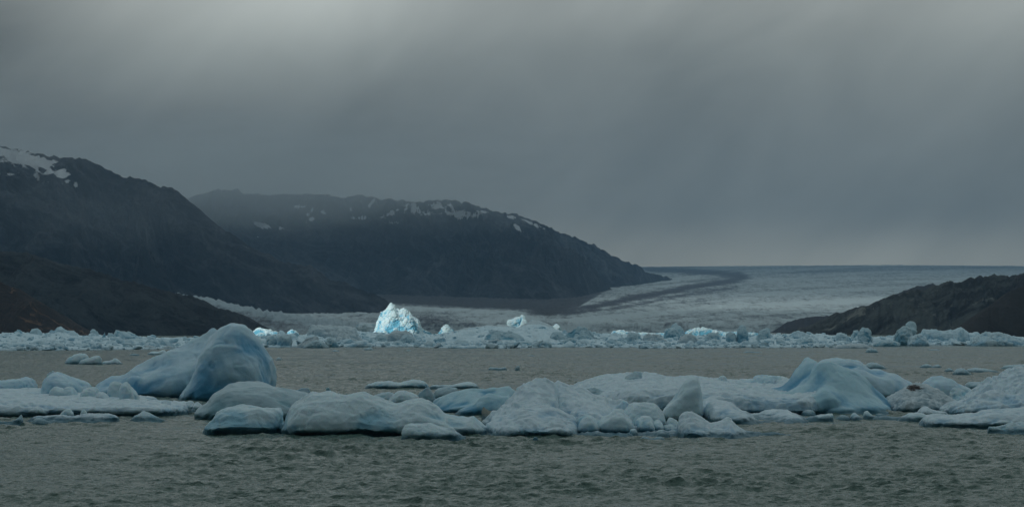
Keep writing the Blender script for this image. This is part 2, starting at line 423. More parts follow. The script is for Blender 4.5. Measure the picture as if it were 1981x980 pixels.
mountain('mountain', 'broad dark mountain in the middle with snow streaks along its rounded ridge, rising from the glacier',
    [(330, 395), (370, 383), (385, 376), (420, 366), (460, 368), (480, 376), (520, 379), (560, 376), (620, 376), (660, 383), (700, 378), (740, 385), (790, 390), (830, 388), (880, 387), (900, 392), (920, 397), (950, 408), (1000, 415), (1040, 430), (1090, 453), (1120, 463), (1150, 475), (1185, 494), (1205, 505), (1222, 512), (1238, 515), (1248, 525), (1262, 529), (1290, 535), (1312, 547)],
    [(330, 6900), (900, 6500), (1060, 6600), (1200, 7700), (1312, 8800)], [(330, 5900), (700, 5700), (900, 5300), (1060, 5000), (1130, 5400), (1200, 6500), (1312, 8650)], m_far, nc=620, nr=220,
    amp=190, scale=440, shape=0.95, jag=7, seed=4, snow=SN2, foot_z=lambda x, d: glacier_z(x, d) - 12)
SN1 = [(30, 300, 60, 14, 12, 1.3), (75, 315, 34, 12, 25, 1.15), (20, 308, 60, 9, 5, 1.1), (118, 330, 14, 4, -20, 1.1), (115, 340, 16, 4, -10, 1.1), (70, 342, 5, 6, -40, .9), (12, 338, 18, 3, -8, 1.0), (240, 341, 14, 3, 12, 1.0), (145, 358, 3, 5, 0, .8), (125, 352, 10, 2, -20, .7), (280, 362, 7, 2, 25, .9), (90, 352, 6, 2, 0, .6), (308, 361, 8, 1.5, 20, .9)]
mountain('mountain', 'tall dark mountain on the left with a snow patch near its summit and a long slope falling right',
    [(-330, 215), (-150, 240), (0, 282), (50, 291), (100, 303), (150, 306), (180, 315), (200, 325), (240, 340), (260, 344), (290, 350), (310, 362), (335, 364), (350, 375), (380, 400), (420, 435), (445, 450), (470, 467), (495, 485), (520, 493), (545, 506), (575, 513), (600, 513), (615, 525), (640, 542), (665, 545), (690, 560), (720, 567), (742, 577), (750, 586), (757, 600), (762, 615), (768, 636)],
    [(-330, 4500), (0, 4400), (400, 4250), (640, 4100), (768, 4000)], [(-330, 3650), (300, 3750), (768, 3930)], m_mid, nc=620, nr=230,
    amp=135, scale=310, shape=0.95, jag=4.5, seed=12, snow=SN1)
mountain('hill', 'low dark brown hill on the left shore in front of the tall snow capped mountain',
    [(-260, 440), (-120, 462), (0, 485), (60, 491), (120, 510), (180, 521), (230, 540), (260, 546), (300, 558), (350, 569), (380, 574), (400, 583), (420, 597), (450, 601), (475, 612), (500, 628), (520, 650)],
    [(-260, 2350), (520, 2200)], [(-260, 2150), (520, 2150)], m_near, nc=460, nr=170, amp=20, scale=110, shape=0.9, jag=2.2, back=500, seed=21)
mountain('hill', 'near rusty brown rock slope at the left edge right behind the ice belt',
    [(-200, 500), (-60, 520), (0, 545), (40, 562), (70, 580), (90, 594), (110, 610), (130, 622), (160, 637), (190, 650)],
    [(-200, 1800), (190, 1730)], [(-200, 1690), (190, 1690)], m_warm, nc=260, nr=140, amp=7, scale=45, shape=0.85, jag=1.5, back=300, seed=33)
mountain('hill', 'small blue grey rock knoll low on the right shore beside the glacier',
    [(1485, 650), (1500, 640), (1525, 622), (1545, 616), (1575, 611), (1610, 610), (1650, 608), (1700, 600)], [(1485, 3100), (1700, 3100)], [(1485, 2950), (1700, 2900)], m_blue, nc=160, nr=70, amp=6, scale=60, shape=0.7, jag=2.0, back=300, seed=41)
mountain('hill', 'small blue grey rock ridge peeping over the long right hill in front of the glacier',
    [(1640, 610), (1690, 597), (1705, 588), (1725, 572), (1745, 564), (1765, 556), (1785, 553), (1800, 548), (1812, 552), (1840, 560), (1900, 575), (1960, 534), (1975, 528), (2010, 524), (2200, 516)], [(1640, 3300), (2200, 3300)], [(1640, 3000), (2200, 3000)], m_blue, nc=260, nr=90, amp=9, scale=70, shape=0.7, jag=2.5, back=300, seed=43)
mountain('hill', 'long grey green rock hill on the right shore with pale rock streaks',
    [(1520, 660), (1545, 640), (1560, 630), (1590, 621), (1620, 606), (1633, 602), (1660, 592), (1700, 583), (1720, 574), (1750, 566), (1790, 560), (1815, 550), (1835, 545), (1850, 548), (1870, 540), (1900, 536), (1925, 533), (1981, 533), (2060, 522), (2300, 505)],
    [(1520, 2330), (2300, 2400)], [(1520, 2280), (2300, 2200)], m_right, nc=420, nr=170, amp=15, scale=55, shape=0.85, jag=3.4, back=400, seed=51)
mountain('hill', 'black rock slope at the right edge right behind the ice belt',
    [(1835, 655), (1860, 640), (1880, 622), (1905, 600), (1930, 582), (1950, 565), (1981, 552), (2050, 530), (2300, 480)],
    [(1835, 1730), (2300, 1850)], [(1835, 1690), (2300, 1680)], m_black, nc=220, nr=120, amp=6, scale=50, shape=0.8, jag=1.5, back=250, seed=61)

# ------------------------------------------------------------------ ice field and its left arm
def polyd(PX, PY, pts):
    best = np.full(PX.shape, 1e9); P = np.array(pts, float)
    for a, b in zip(P[:-1], P[1:]):
        ab = b - a; t = np.clip(((PX - a[0]) * ab[0] + (PY - a[1]) * ab[1] * 9) / (ab[0] ** 2 + 9 * ab[1] ** 2), 0, 1)
        best = np.minimum(best, np.hypot((PX - a[0] - t * ab[0]) / 3.0, PY - a[1] - t * ab[1]))
    return best
def glacier_mat(name, pale, dark, s1, bumpd):
    nt = NT(name)
    pos = nt.n('NewGeometry').outputs['Position']
    deb_tone = nt.n('Attribute', attribute_name='debris_tone').outputs['Fac']
    mp = nt.n('Mapping', {0: pos, 3: (1.0, 0.11, 2.0)}).outputs[0]
    n1 = nt.noise(mp, s1 * 1.6, 8, 0.78, 0.5); n2 = nt.noise(mp, s1 * 0.2, 4, 0.6, 0.5)
    f = nt.math('ADD', deb_tone, nt.math('MULTIPLY', nt.math('SUBTRACT', n1, 0.5), 2.6))
    f = nt.math('ADD', f, nt.math('MULTIPLY', nt.math('SUBTRACT', n2, 0.5), 0.5))
    c = nt.mix(nt.step(f, 0.05, 1.0), pale, dark)
    c = nt.mix(nt.step(f, 0.95, 1.6), c, (0.010, 0.015, 0.022))
    bm = nt.n('Bump', {'Strength': 1.0, 'Distance': bumpd, 'Height': n1}).outputs[0]
    return nt.out(nt.n('BsdfPrincipled', {'Base Color': c, 'Roughness': 0.7, 'Normal': bm, 'Specular IOR Level': 0.3}).outputs[0])
def build_glacier():
    y = [3235.0, 3238, 3244, 3250, 3258]
    while y[-1] < 5200: y.append(y[-1] + 7 + (y[-1] - 3258) * 0.002)
    while y[-1] < 17000: y.append(y[-1] * 1.0042)
    y = np.array(y)
    t = np.concatenate([np.linspace(-0.34, -0.09, 60)[:-1], np.linspace(-0.09, 0.235, 720), np.linspace(0.24, 0.45, 50)])
    Y, T = np.meshgrid(y, t, indexing='ij'); X = T * Y
    Yf = Y + 60 * fbm(X / 160, 0.2, 0, 3, 71) * sstep(4200, 3300, Y) + 40
    Z = glacier_z(X, Yf)
    ser = ridged(X / 34, Yf / 110, 0, 5, 77, 0.6)
    fines = ridged(X / 11, Yf / 75, 0, 3, 78, 0.65)
    ser2 = ridged(X / 120 + 0.3 * Yf / 120, Yf / 70, 0, 3, 79)
    amp = np.interp(Y, [3235, 4200, 9000, 17000], [4.5, 3.4, 3.5, 5])
    Z = Z + amp * 0.7 * ser + amp * 1.0 * fines + amp * 0.8 * ser2 - amp
    cl = np.clip((Y - 3235) / 20.0, 0, 1)
    Z = Z * cl + (cl >= 1) * 3 * np.exp(-(Y - 3255) / 120) - 4 * (1 - cl)
    Z[-3:, :] -= np.array([0, 300, 900])[:, None]
    PX = CX + X / Y * FPX; PY = HZ - (Z - CAMH) / Y * FPX
    flow = PY + np.interp(PX, [640, 900, 1100, 1450, 1700, 2000], [6, 0, 0, 33, 45, 52])
    deb_tone = 0.34 + 0.34 * fbm(flow / 6.0, PX / 500.0, 0, 4, 81) + 0.22 * fbm(flow / 1.8, PX / 200.0, 0, 3, 83) + 0.16 * fbm(X / 22, Y / 60, 0, 3, 84)
    m1 = polyd(PX, PY, [(1040, 606), (1075, 603), (1150, 593), (1200, 582), (1260, 570), (1330, 556), (1400, 545), (1428, 540), (1436, 536), (1425, 532), (1390, 528), (1330, 524), (1260, 521)])
    m2 = polyd(PX, PY, [(1100, 607), (1180, 598), (1250, 586), (1320, 570), (1420, 556)])
    wv = 1 + 0.45 * fbm(PX / 60, PY / 6, 0, 3, 87)
    deb_tone += 0.9 * np.exp(-(m1 * wv / 4.6) ** 2) + 0.42 * np.exp(-(m2 * wv / 2.6) ** 2)
    deb_tone += 0.9 * np.exp(-(polyd(PX, PY, [(740, 580), (850, 586), (1000, 594), (1060, 601)]) / 8.5) ** 2)       # rubble along the foot of the mountain
    deb_tone += 0.45 * np.exp(-(((PX - 830) / 60) ** 2 + ((PY - 625) / 16) ** 2)) - 0.55 * np.exp(-(polyd(PX, PY, [(780, 594), (900, 599), (1030, 606), (1045, 610), (990, 617)]) / 4.0) ** 2)  # darker patch low in the basin, paler streak along the tongue
    deb_tone += 0.14 * sstep(540, 518, PY)
    edge = np.interp(PX, [700, 760, 850, 1000, 1060, 1120, 1180], [578, 584, 589, 596, 601, 592, 560]) + 2.0 * fbm(PX / 25, 0.7, 0, 3, 88)
    deb_tone += 1.1 * sstep(1.5, -2.5, PY - edge) * sstep(1190, 1120, PX)
    deb_tone -= 0.34 * np.exp(-(polyd(PX, PY, [(1120, 622), (1250, 606), (1400, 592), (1550, 585), (1700, 579)]) / 5) ** 2)  # paler streak: soft sunlight on the ice put into its colour as well
    me = raw_mesh('glacier', np.stack([X, Y, Z], -1).reshape(-1, 3), grid_faces(*X.shape))
    set_attr(me, 'debris_tone', deb_tone)
    tag(link('glacier', me, glacier_mat('glacier_ice', (0.47, 0.58, 0.61), (0.040, 0.052, 0.068), 0.03, 9.0)), 'wide crevassed glacier with dark moraine bands flowing to the lake', kind='structure')
build_glacier()
def arm_attr(o):
    me = o.data; n = len(me.vertices); co = np.empty(n * 3, np.float32); me.vertices.foreach_get('co', co); co = co.reshape(-1, 3)
    PX = CX + co[:, 0] / co[:, 1] * FPX; PY = HZ - (co[:, 2] - CAMH) / co[:, 1] * FPX
    top = np.interp(PX, [378, 430, 480, 540, 600, 650, 700], [574, 582, 593, 605, 613, 618, 622])
    set_attr(me, 'debris_tone', 0.1 + 0.5 * sstep(6, 22, PY - top) * sstep(640, 560, PX) + 0.2 * fbm(PX / 20, PY / 8, 0, 3, 5))
arm = mountain('glacier_arm', 'narrow jagged glacier arm coming down between the left hill and the tall mountain',
    [(330, 566), (378, 573), (400, 575), (430, 581), (480, 592), (540, 604), (600, 613), (650, 617), (678, 620), (700, 624), (725, 632)],
    [(330, 3450), (725, 3350)], [(330, 2900), (725, 3000)], glacier_mat('serac_ice', (0.32, 0.42, 0.46), (0.07, 0.08, 0.09), 0.06, 5.0), nc=460, nr=120, amp=9, scale=26, shape=0.75, jag=4.0, back=200, seed=91)
arm_attr(arm)

# ------------------------------------------------------------------ ice
SECT = {
 'round': None,
 'slope': [(-1, 0), (-.985, .34), (-.93, .45), (-.6, .62), (0, 1), (.5, .85), (1, 0)],
 'steep': [(-1, 0), (-.97, .45), (-.80, .78), (-.45, .93), (0, 1), (.6, .8), (1, 0)],
 'plate': [(-1, 0), (-.985, .72), (-.95, .90), (-.6, .95), (0, 1), (.85, .95), (1, 0)],
 'sweep': [(-1, 0), (-.97, .09), (-.72, .24), (-.38, .52), (-.14, .84), (0, 1), (.5, .62), (1, 0)],
 'tent':  [(-1, 0), (-.9, .16), (-.5, .52), (0, 1), (.5, .5), (1, 0)],
 'under': [(-.93, 0), (-.93, .30), (-1, .36), (-.97, .55), (-.7, .86), (-.3, .97), (0, 1), (.6, .8), (1, 0)],
}
def lobe(pts, base=None, depth=10.0, ridge=0.5, sec='round', z0=0.0, d=None, taper=2.6, emin=0.22, exp=0.62, skew=0.0, fwd=0.0):
    """closed loft under the skyline pts; base: picture row of its front foot"""
    dfr = (d if d is not None else dist(base, z0)) + fwd
    p = np.array(pts, float); n = int(max(24, min(150, (p[-1, 0] - p[0, 0]) * 0.5)))
    xs = np.linspace(p[0, 0], p[-1, 0], n); py = np.interp(xs, p[:, 0], p[:, 1])
    k = np.array([.25, .5, .25]); py[1:-1] = np.convolve(py, k, 'same')[1:-1]
    t = np.linspace(-1, 1, n); e = emin + (1 - emin) * np.clip(1 - np.abs(t) ** taper, 0, 1) ** 0.5
    zb = z0 - (0.9 if z0 < 0.3 else 0.45)
    dr = dfr + ridge * depth + skew * depth * t
    rx, ry, rz = place(xs, py, dr); rz = np.maximum(rz, zb + 0.25)
    if SECT[sec] is None:
        th = np.linspace(0, math.pi, 22); yy = -np.cos(th); yy = np.sign(yy) * np.abs(yy) ** 0.9; zz = np.sin(th) ** exp
    else:
        q = np.array(SECT[sec]); s = np.linspace(0, 1, 26)
        L = np.concatenate([[0], np.cumsum(np.hypot(np.diff(q[:, 0]), np.diff(q[:, 1])))]); L /= L[-1]
        yy = np.interp(s, L, q[:, 0]); zz = np.interp(s, L, q[:, 1])
    m = len(yy)
    Y = dr[:, None] + np.where(yy < 0, yy * ridge, yy * (1 - ridge))[None, :] * depth * e[:, None]
    Z = zb + (rz - zb)[:, None] * zz[None, :]
    X = np.repeat(rx[:, None], m, 1) * (1 + 0 * Y)
    if z0 < 0.3 and depth >= 3.5 and dfr < 330:                              # the waves have eaten a notch into the foot
        nt_ = min(0.9, 0.10 * depth)
        Y = Y + nt_ * sstep(0.36, 0.12, Z) * (Y < dr[:, None])
    V = np.stack([X, Y, Z], -1).reshape(-1, 3)
    F = []
    for i in range(n - 1):
        for j in range(m):
            a = i * m + j; b = i * m + (j + 1) % m
            F.append((a, a + m, b + m, b))
    F.append(tuple(range(m))); F.append(tuple(reversed([(n - 1) * m + j for j in range(m)])))
    return V, F
def boulder(px, py, w, h, dd, sq=0.8, seed=0, z0=None):
    """rounded block centred on picture point (px, py), w and h in picture px, at distance dd"""
    x, y, z = place(px, py, dd); s = dd / FPX
    rng = np.random.default_rng(seed); bm = bmesh.new(); bmesh.ops.create_icosphere(bm, subdivisions=3, radius=1.0)
    V = np.array([v.co[:] for v in bm.verts]); F = [tuple(v.index for v in f.verts) for f in bm.faces]; bm.free()
    for _ in range(11):
        nrm = rng.normal(size=3); nrm /= np.linalg.norm(nrm); c = rng.uniform(0.5, 0.8)
        dd_ = V @ nrm - c; V = V - np.maximum(dd_, 0)[:, None] * nrm[None] * sq
    V = V / np.abs(V).max(0)
    V = V * np.array([w * s / 2, w * s / 2 * 0.85, h * s / 2]) + np.array([x, y, z])
    return V, F
def remesh(parts, voxel):
    V, F, o = [], [], 0
    for v, f in parts:
        V.append(v); F += [tuple(i + o for i in q) for q in f]; o += len(v)
    me = bpy.data.meshes.new('tmp'); me.from_pydata([tuple(v) for v in np.concatenate(V)], [], F); me.update()
    ob = bpy.data.objects.new('tmp', me); COL.objects.link(ob)
    md = ob.modifiers.new('r', 'REMESH'); md.mode = 'VOXEL'; md.voxel_size = voxel; md.use_smooth_shade = True
    dg = bpy.context.evaluated_depsgraph_get(); dg.update()
    out = bpy.data.meshes.new_from_object(ob.evaluated_get(dg))
    bpy.data.objects.remove(ob); bpy.data.meshes.remove(me)
    return out
def get_co(me):
    n = len(me.vertices); c = np.empty(n * 3, np.float32); me.vertices.foreach_get('co', c)
    nn = np.empty(n * 3, np.float32); me.vertices.foreach_get('normal', nn)
    return c.reshape(-1, 3).astype(float), nn.reshape(-1, 3).astype(float)
def put_co(me, c):
    me.vertices.foreach_set('co', np.ascontiguousarray(c, np.float32).ravel()); me.update()
def weather(me, H, seed, rough=1.0, facets=0.0, groove=0.0, gdir=0.0):
    """melt hollows, ridges, cracks and facets carved in along the normals; stores how raised and weathered each spot is"""
    c, n = get_co(me); p = c
    big = H * 0.9; mid = H * 0.38; sm = H * 0.13; w = 0.25
    P = lambda s, k=1.0: (p[:, 0] / s, p[:, 1] / s, p[:, 2] / s * k)
    wx = fbm(*P(mid), 2, seed + 21) * w; wz = fbm(*P(mid), 2, seed + 22) * w
    d = 0.095 * H * fbm(*P(big), 2, seed)
    d += 0.070 * H * rough * (ridged(p[:, 0] / mid + wx, p[:, 1] / mid, p[:, 2] / mid * 1.2 + wz, 2, seed + 5, 0.4) - 0.45)
    d += 0.018 * H * rough ** 1.5 * (ridged(p[:, 0] / sm + wx * 2, p[:, 1] / sm, p[:, 2] / sm * 1.2 + wz * 2, 4, seed + 7, 0.6) - 0.4)
    crack = np.clip(1 - np.abs(perlin(p[:, 0] / (big * .7) + wx * 1.6, p[:, 1] / big, p[:, 2] / (big * 1.3) + wz * 1.6, seed + 15)) * 16, 0, 1) ** 1.5
    d -= 0.05 * H * rough * crack * sstep(-.1, .25, perlin(*P(big * .8), seed + 16))
    fc = max(facets, 0.12 * min(rough, 1.0))
    for s, a in ((0.46, 0.12), (0.19, 0.05)):
        q = (p + np.stack([wx, wz, wx], 1) * mid * 1.2) / (H * s); q[:, 2] *= 0.75
        d1, d2, idv = worley(q, seed)
        e = 0.22 if facets > 0 else 0.5
        d += fc * a * H * ((idv - 0.5) * sstep(0.0, e, d2 - d1) - (0.55 if facets > 0 else 0.25) * (1 - sstep(0.0, 0.16 if facets > 0 else .3, d2 - d1)))
    if groove > 0:
        u = p[:, 0] * math.cos(gdir) + p[:, 2] * math.sin(gdir)
        d += groove * H * 0.06 * (ridged(u / (H * 0.16) + wx * 2, p[:, 1] / H, p[:, 2] / (H * 1.4), 3, seed + 13))
    put_co(me, c + n * d[:, None])
    set_attr(me, 'crust', np.clip(0.5 + (d / (0.16 * H)) + 0.25 * fbm(*P(mid * 1.5), 3, seed + 31) + 0.55 * (p[:, 2] / H - 0.5), 0, 1))
def ice(name, label, cat, lobes, mat, H=None, vox=None, seed=1, rough=1.0, facets=0.0, group=None, groove=0.0, gdir=0.0):
    allv = np.concatenate([l[0] for l in lobes]); dd = allv[:, 1].min()
    if H is None: H = max(0.6, allv[:, 2].max() - max(allv[:, 2].min(), 0))
    me = remesh(lobes, vox or max(0.045, 0.00062 * dd))
    weather(me, H, seed, rough, facets, groove, gdir)
    me.name = name
    o = link(name, me, mat)
    me.polygons.foreach_set('use_smooth', np.ones(len(me.polygons), dtype=bool))
    return tag(o, label, cat, group)
L, B = lobe, boulder

i_white = ice_mat('white_ice', (0.57, 0.77, 0.85), (0.29, 0.57, 0.72), 0.38, 0.22, 0.35, 3.2, sss=0.25)
i_blue = ice_mat('blue_ice', (0.47, 0.70, 0.82), (0.10, 0.36, 0.58), 0.50, 0.16, 0.25, 2.2, sss=0.4)
i_deep = ice_mat('deep_blue_ice', (0.39, 0.65, 0.76), (0.07, 0.32, 0.52), 0.58, 0.18, 0.2, 2.0, sss=0.4)
i_grey = ice_mat('grey_smooth_ice', (0.40, 0.58, 0.66), (0.22, 0.43, 0.52), 0.45, 0.25, 0.15, 2.0, sss=0.25)
i_dirty = ice_mat('dirty_ice', (0.56, 0.64, 0.66), (0.28, 0.40, 0.46), 0.42, 0.5, 0.5, 3.5, dirt=0.9)
_sp = place(1771, 749, 216.5)
i_holed = ice_mat('dirty_holed_ice', (0.58, 0.72, 0.78), (0.30, 0.46, 0.54), 0.42, 0.5, 0.5, 3.5, dirt=0.45, hole_dark=((float(_sp[0]), float(_sp[1]), float(_sp[2])), (1.3, 0.25, 3.0)))
i_snow = ice_mat('snowy_ice', (0.59, 0.77, 0.86), (0.34, 0.57, 0.73), 0.38, 0.35, 0.25, 3.0, sss=0.15)
i_far = ice_mat('far_ice', (0.53, 0.73, 0.82), (0.25, 0.48, 0.62), 0.47, 0.08, 0.6, 0.8, band=0.5)
i_farblue = ice_mat('far_blue_ice', (0.44, 0.63, 0.71), (0.16, 0.39, 0.52), 0.48, 0.08, 0.6, 0.8, band=0.4)
i_fargrey = ice_mat('far_grey_ice', (0.50, 0.64, 0.70), (0.28, 0.44, 0.53), 0.45, 0.06, 0.7, 0.7, band=0.3, dirt=0.2, dscale=0.3)
i_lit = ice_mat('bright_ice', (0.55, 0.74, 0.80), (0.13, 0.43, 0.60), 0.70, 0.10, 0.6, 0.8, band=0.0, sss=0.2)

# ---- left floe and what lies on it
ice('ice_floe', 'broad flat snowy floe at the left edge carrying several ice boulders', 'ice floe',
    [L([(-60, 753), (0, 753), (95, 754), (130, 760), (170, 764)], 806, 60, .85, 'plate', taper=8),
     L([(20, 764), (130, 763), (200, 764), (260, 766), (290, 772), (305, 778)], 806, 40, .83, 'plate', taper=8),
     L([(100, 772), (200, 774), (300, 775), (345, 777), (370, 779), (379, 790)], 806, 17, .75, 'plate', taper=8),
     L([(-60, 772), (0, 772), (50, 773), (95, 776), (115, 786), (128, 800)], 806, 10, .5, 'steep', fwd=-1.5)], i_snow, H=2.0, seed=2)
ice('ice_block', 'low flat topped ice block at the left edge on the broad floe', 'ice block', [L([(-50, 735), (0, 735), (30, 733), (50, 729), (62, 730), (68, 740), (69, 752)], 751, 9, .5, 'steep', z0=1.0)], i_blue, seed=3)
ice('ice_shard', 'thin grey ice shard leaning behind the rounded blue block on the left floe', 'ice shard', [L([(82, 742), (88, 724), (95, 718), (103, 715), (110, 722), (116, 735)], 744, 3, .5, 'tent', z0=1.0, d=272)], i_grey, seed=4)
ice('ice_block', 'rounded pale blue ice block sloping down to the right on the left floe', 'ice block', [L([(87, 750), (89, 735), (93, 725), (100, 720), (112, 720), (130, 727), (150, 733), (165, 738), (175, 745), (178, 755)], 761, 8, .5, 'round', z0=1.0)], i_blue, seed=5, rough=.6)
ice('ice_boulder', 'small twin humped ice boulder in front of the rounded blue block on the left floe', 'ice boulder', [L([(97, 760), (103, 750), (109, 746), (116, 750), (122, 753), (132, 748), (142, 749), (147, 755), (148, 764)], 765, 4, .5, z0=1.0)], i_white, seed=6)
ice('ice_boulder', 'small pale ice boulder midway between the blue block and the upright chunks', 'ice boulder', [L([(157, 762), (160, 754), (170, 750), (180, 748), (188, 750), (191, 757), (193, 766)], 767, 4, .5, z0=1.0)], i_white, seed=7)
ice('ice_chunk', 'low flat snow lump right of the small pale boulder on the left floe', 'ice chunk', [L([(186, 766), (192, 757), (200, 758), (210, 768)], 768, 3, .5, z0=1.0)], i_snow, seed=8)
ice('ice_chunk', 'upright rounded chunk standing left of the leaning one below the tall iceberg', 'ice chunk', [L([(208, 762), (211, 748), (217, 740), (225, 738), (233, 742), (237, 752), (238, 765)], 766, 3, .5, z0=1.0)], i_white, seed=9)
ice('ice_chunk', 'pointed leaning chunk sloping down to the right below the tall iceberg', 'ice chunk', [L([(233, 762), (236, 746), (242, 740), (250, 745), (258, 755), (265, 761), (269, 770)], 770, 3, .5, z0=1.0)], i_white, seed=10)
for k, (x0, x1, y0, yb, lb) in enumerate([(127, 137, 762, 766, 'tiny snow crumb by the twin humped boulder on the left floe'), (145, 158, 762, 767, 'tiny flat crumb left of the small pale boulder on the left floe'), (262, 281, 770, 779, 'small white crumb right of the leaning chunk on the left floe'),
        (281, 300, 769, 779, 'flat slab crumb at the foot of the tall iceberg\'s left lobe'), (311, 331, 771, 781, 'rounded crumb lying before the left lobe of the tall iceberg'), (329, 352, 771, 778, 'long thin crumb under the cleft of the tall iceberg'), (360, 376, 772, 780, 'small crumb at the edge of the dark blue melt pool'), (374, 391, 774, 781, 'last crumb on the right beside the dark blue melt pool'), (237, 247, 763, 770, 'little crumb squeezed against the pointed leaning chunk')]):
    ice('ice_crumb', lb, 'ice chunk', [L([(x0, yb), (x0 + 3, y0 + 3 + k % 3), (x0 + (x1 - x0) * (.25 + .12 * (k % 5)), y0 + 1), (x1 - 4, y0 + 3 + k % 2 * 2), (x1, yb)], yb, 1.8, .5, 'slope', z0=.9)], i_snow, seed=20 + k, group='small crumbs of ice on the left floe')

# ---- the tall domed iceberg
ice('iceberg', 'tall blue domed iceberg with a deep cleft between two lobes at centre left', 'iceberg',
    [L([(186, 752), (190, 738), (200, 731), (215, 727), (232, 727), (245, 722), (262, 708), (268, 703), (285, 697), (300, 690), (312, 683), (335, 668), (350, 661), (375, 650), (395, 642), (405, 636), (411, 632), (416, 636), (420, 645), (424, 690), (426, 760)], 770, 15, .55, 'slope', fwd=1.5, taper=5),
     L([(354, 768), (362, 760), (372, 735), (384, 705), (398, 675), (408, 655), (418, 641), (425, 634), (440, 627), (455, 624), (470, 627), (485, 637), (495, 648), (503, 656), (510, 668), (520, 688), (527, 700), (535, 715), (538, 724), (533, 735), (530, 748), (526, 768)], 776, 15, .45, 'round', exp=.8, taper=4, emin=.35),
     L([(238, 765), (244, 733), (256, 727), (270, 730), (280, 765)], 770, 7, .5),
     L([(200, 762), (206, 745), (225, 735), (245, 740), (255, 765)], 768, 8, .5, fwd=3)], i_blue, seed=31, rough=.36, groove=.25, gdir=.3)

# ---- grey and white bergs of the near row
ice('iceberg', 'smooth grey whaleback iceberg in front of the tall domed one', 'iceberg',
    [L([(377, 808), (380, 795), (386, 789), (400, 781), (412, 772), (425, 758), (440, 746), (455, 740), (475, 738), (500, 740), (520, 745), (545, 750), (565, 755), (590, 763), (600, 770)], 812, 12, .5, 'round', exp=.75, emin=.3)], i_grey, seed=35, rough=.35)
ice('ice_shard', 'thin tilted grey slab poking up behind the smooth whaleback iceberg', 'ice shard', [L([(555, 760), (565, 755), (580, 750), (592, 747), (600, 750), (602, 758)], 763, 3, .5, 'tent', d=265)], i_grey, seed=36)
ice('ice_shard', 'small dark grey tip between the whaleback and the long white iceberg', 'ice shard', [L([(626, 764), (631, 748), (635, 744), (641, 750), (644, 762)], 768, 2, .5, 'tent', d=240)], i_grey, seed=37)
ice('iceberg', 'long low white iceberg with rounded humps and a blue waterline band at front left', 'iceberg',
    [L([(389, 842), (395, 832), (402, 820), (413, 808), (424, 793), (436, 785), (460, 782), (490, 782), (520, 785), (545, 785), (562, 783), (572, 790), (560, 815), (548, 842)], 841, 9, .5, 'under', taper=5),
     L([(540, 842), (552, 815), (562, 790), (572, 778), (590, 768), (605, 761), (625, 760), (640, 757), (652, 761), (680, 759), (702, 757), (712, 762), (722, 764), (740, 768), (752, 774), (768, 780), (780, 776), (790, 772), (812, 769), (832, 772), (845, 781), (860, 793), (874, 797), (896, 800), (905, 802), (918, 799), (922, 810), (935, 822), (950, 834), (962, 839), (972, 847)], 844, 11, .5, 'under', taper=5)], i_white, seed=41, rough=.55)
ice('ice_chunk', 'small flat sided chunk floating in front of the long white iceberg\'s right end', 'ice chunk',
    [L([(776, 845), (779, 830), (784, 819), (794, 816), (832, 819), (850, 823), (868, 827), (875, 823), (882, 832), (895, 842), (910, 852)], 852, 4.5, .5, 'steep')], i_white, seed=42, rough=.8)
ice('ice_horn', 'curved brownish ice horn sticking up beside the big boulder strewn iceberg', 'ice chunk',
    [L([(931, 790), (932, 784), (937, 783), (941, 788), (948, 792), (957, 797), (955, 806), (952, 812)], 812, 2.2, .5, 'tent')], ice_mat('stained_ice', (0.38, 0.42, 0.38), (0.3, 0.34, 0.32), .4, .5, .3, 3), seed=43, vox=.06, rough=.5)
ice('ice_block', 'blue grey tilted ice slab with a curved band behind the long white iceberg', 'iceberg',
    [L([(838, 776), (850, 766), (870, 759), (900, 752), (930, 750), (960, 748), (978, 745), (987, 746), (995, 754), (1004, 753), (1015, 765), (1020, 790)], 801, 10, .6, 'slope'),
     L([(880, 800), (890, 792), (915, 782), (930, 770), (945, 763), (965, 765), (985, 768), (1000, 790)], 804, 5, .5, 'round', fwd=-1)], i_deep, seed=44, rough=.3)
ice('ice_chunk', 'curved grey fin of ice behind the right hump of the long white iceberg', 'ice chunk', [L([(802, 775), (808, 760), (818, 750), (826, 746), (833, 745), (832, 752), (838, 762), (842, 772)], 778, 3, .5, 'tent')], i_grey, seed=45)
ice('ice_chunk', 'hollowed grey lump just left of the blue grey tilted slab', 'ice chunk', [L([(839, 772), (841, 757), (848, 750), (862, 748), (876, 750), (884, 748), (889, 754), (885, 768)], 774, 4, .5)], i_grey, seed=46)
ice('ice_chunk', 'rounded pale lump peeping over the dip of the long white iceberg', 'ice chunk', [L([(748, 785), (757, 765), (768, 758), (778, 755), (792, 758), (808, 765), (815, 778)], 786, 5, .5)], i_white, seed=47)
ice('ice_chunk', 'low dark grey lump over the dip left of the rounded pale one', 'ice chunk', [L([(715, 772), (722, 765), (738, 760), (752, 757), (764, 762), (770, 775)], 780, 5, .5)], i_grey, seed=48)
ice('ice_floe', 'long thin low floe with a hump on the open water behind the long white iceberg', 'ice floe', [L([(703, 752), (712, 743), (728, 738), (752, 736), (775, 740), (788, 736), (800, 733), (812, 735), (822, 737), (828, 745), (830, 752)], 752, 6, .5, 'round')], i_white, seed=49)
ice('ice_floe', 'thin floe lower on the right of the humped one, on the open water', 'ice floe', [L([(828, 752), (835, 744), (855, 745), (875, 744), (890, 740), (905, 738), (918, 740), (927, 749), (929, 753)], 753, 6, .5, 'round')], i_white, seed=50)

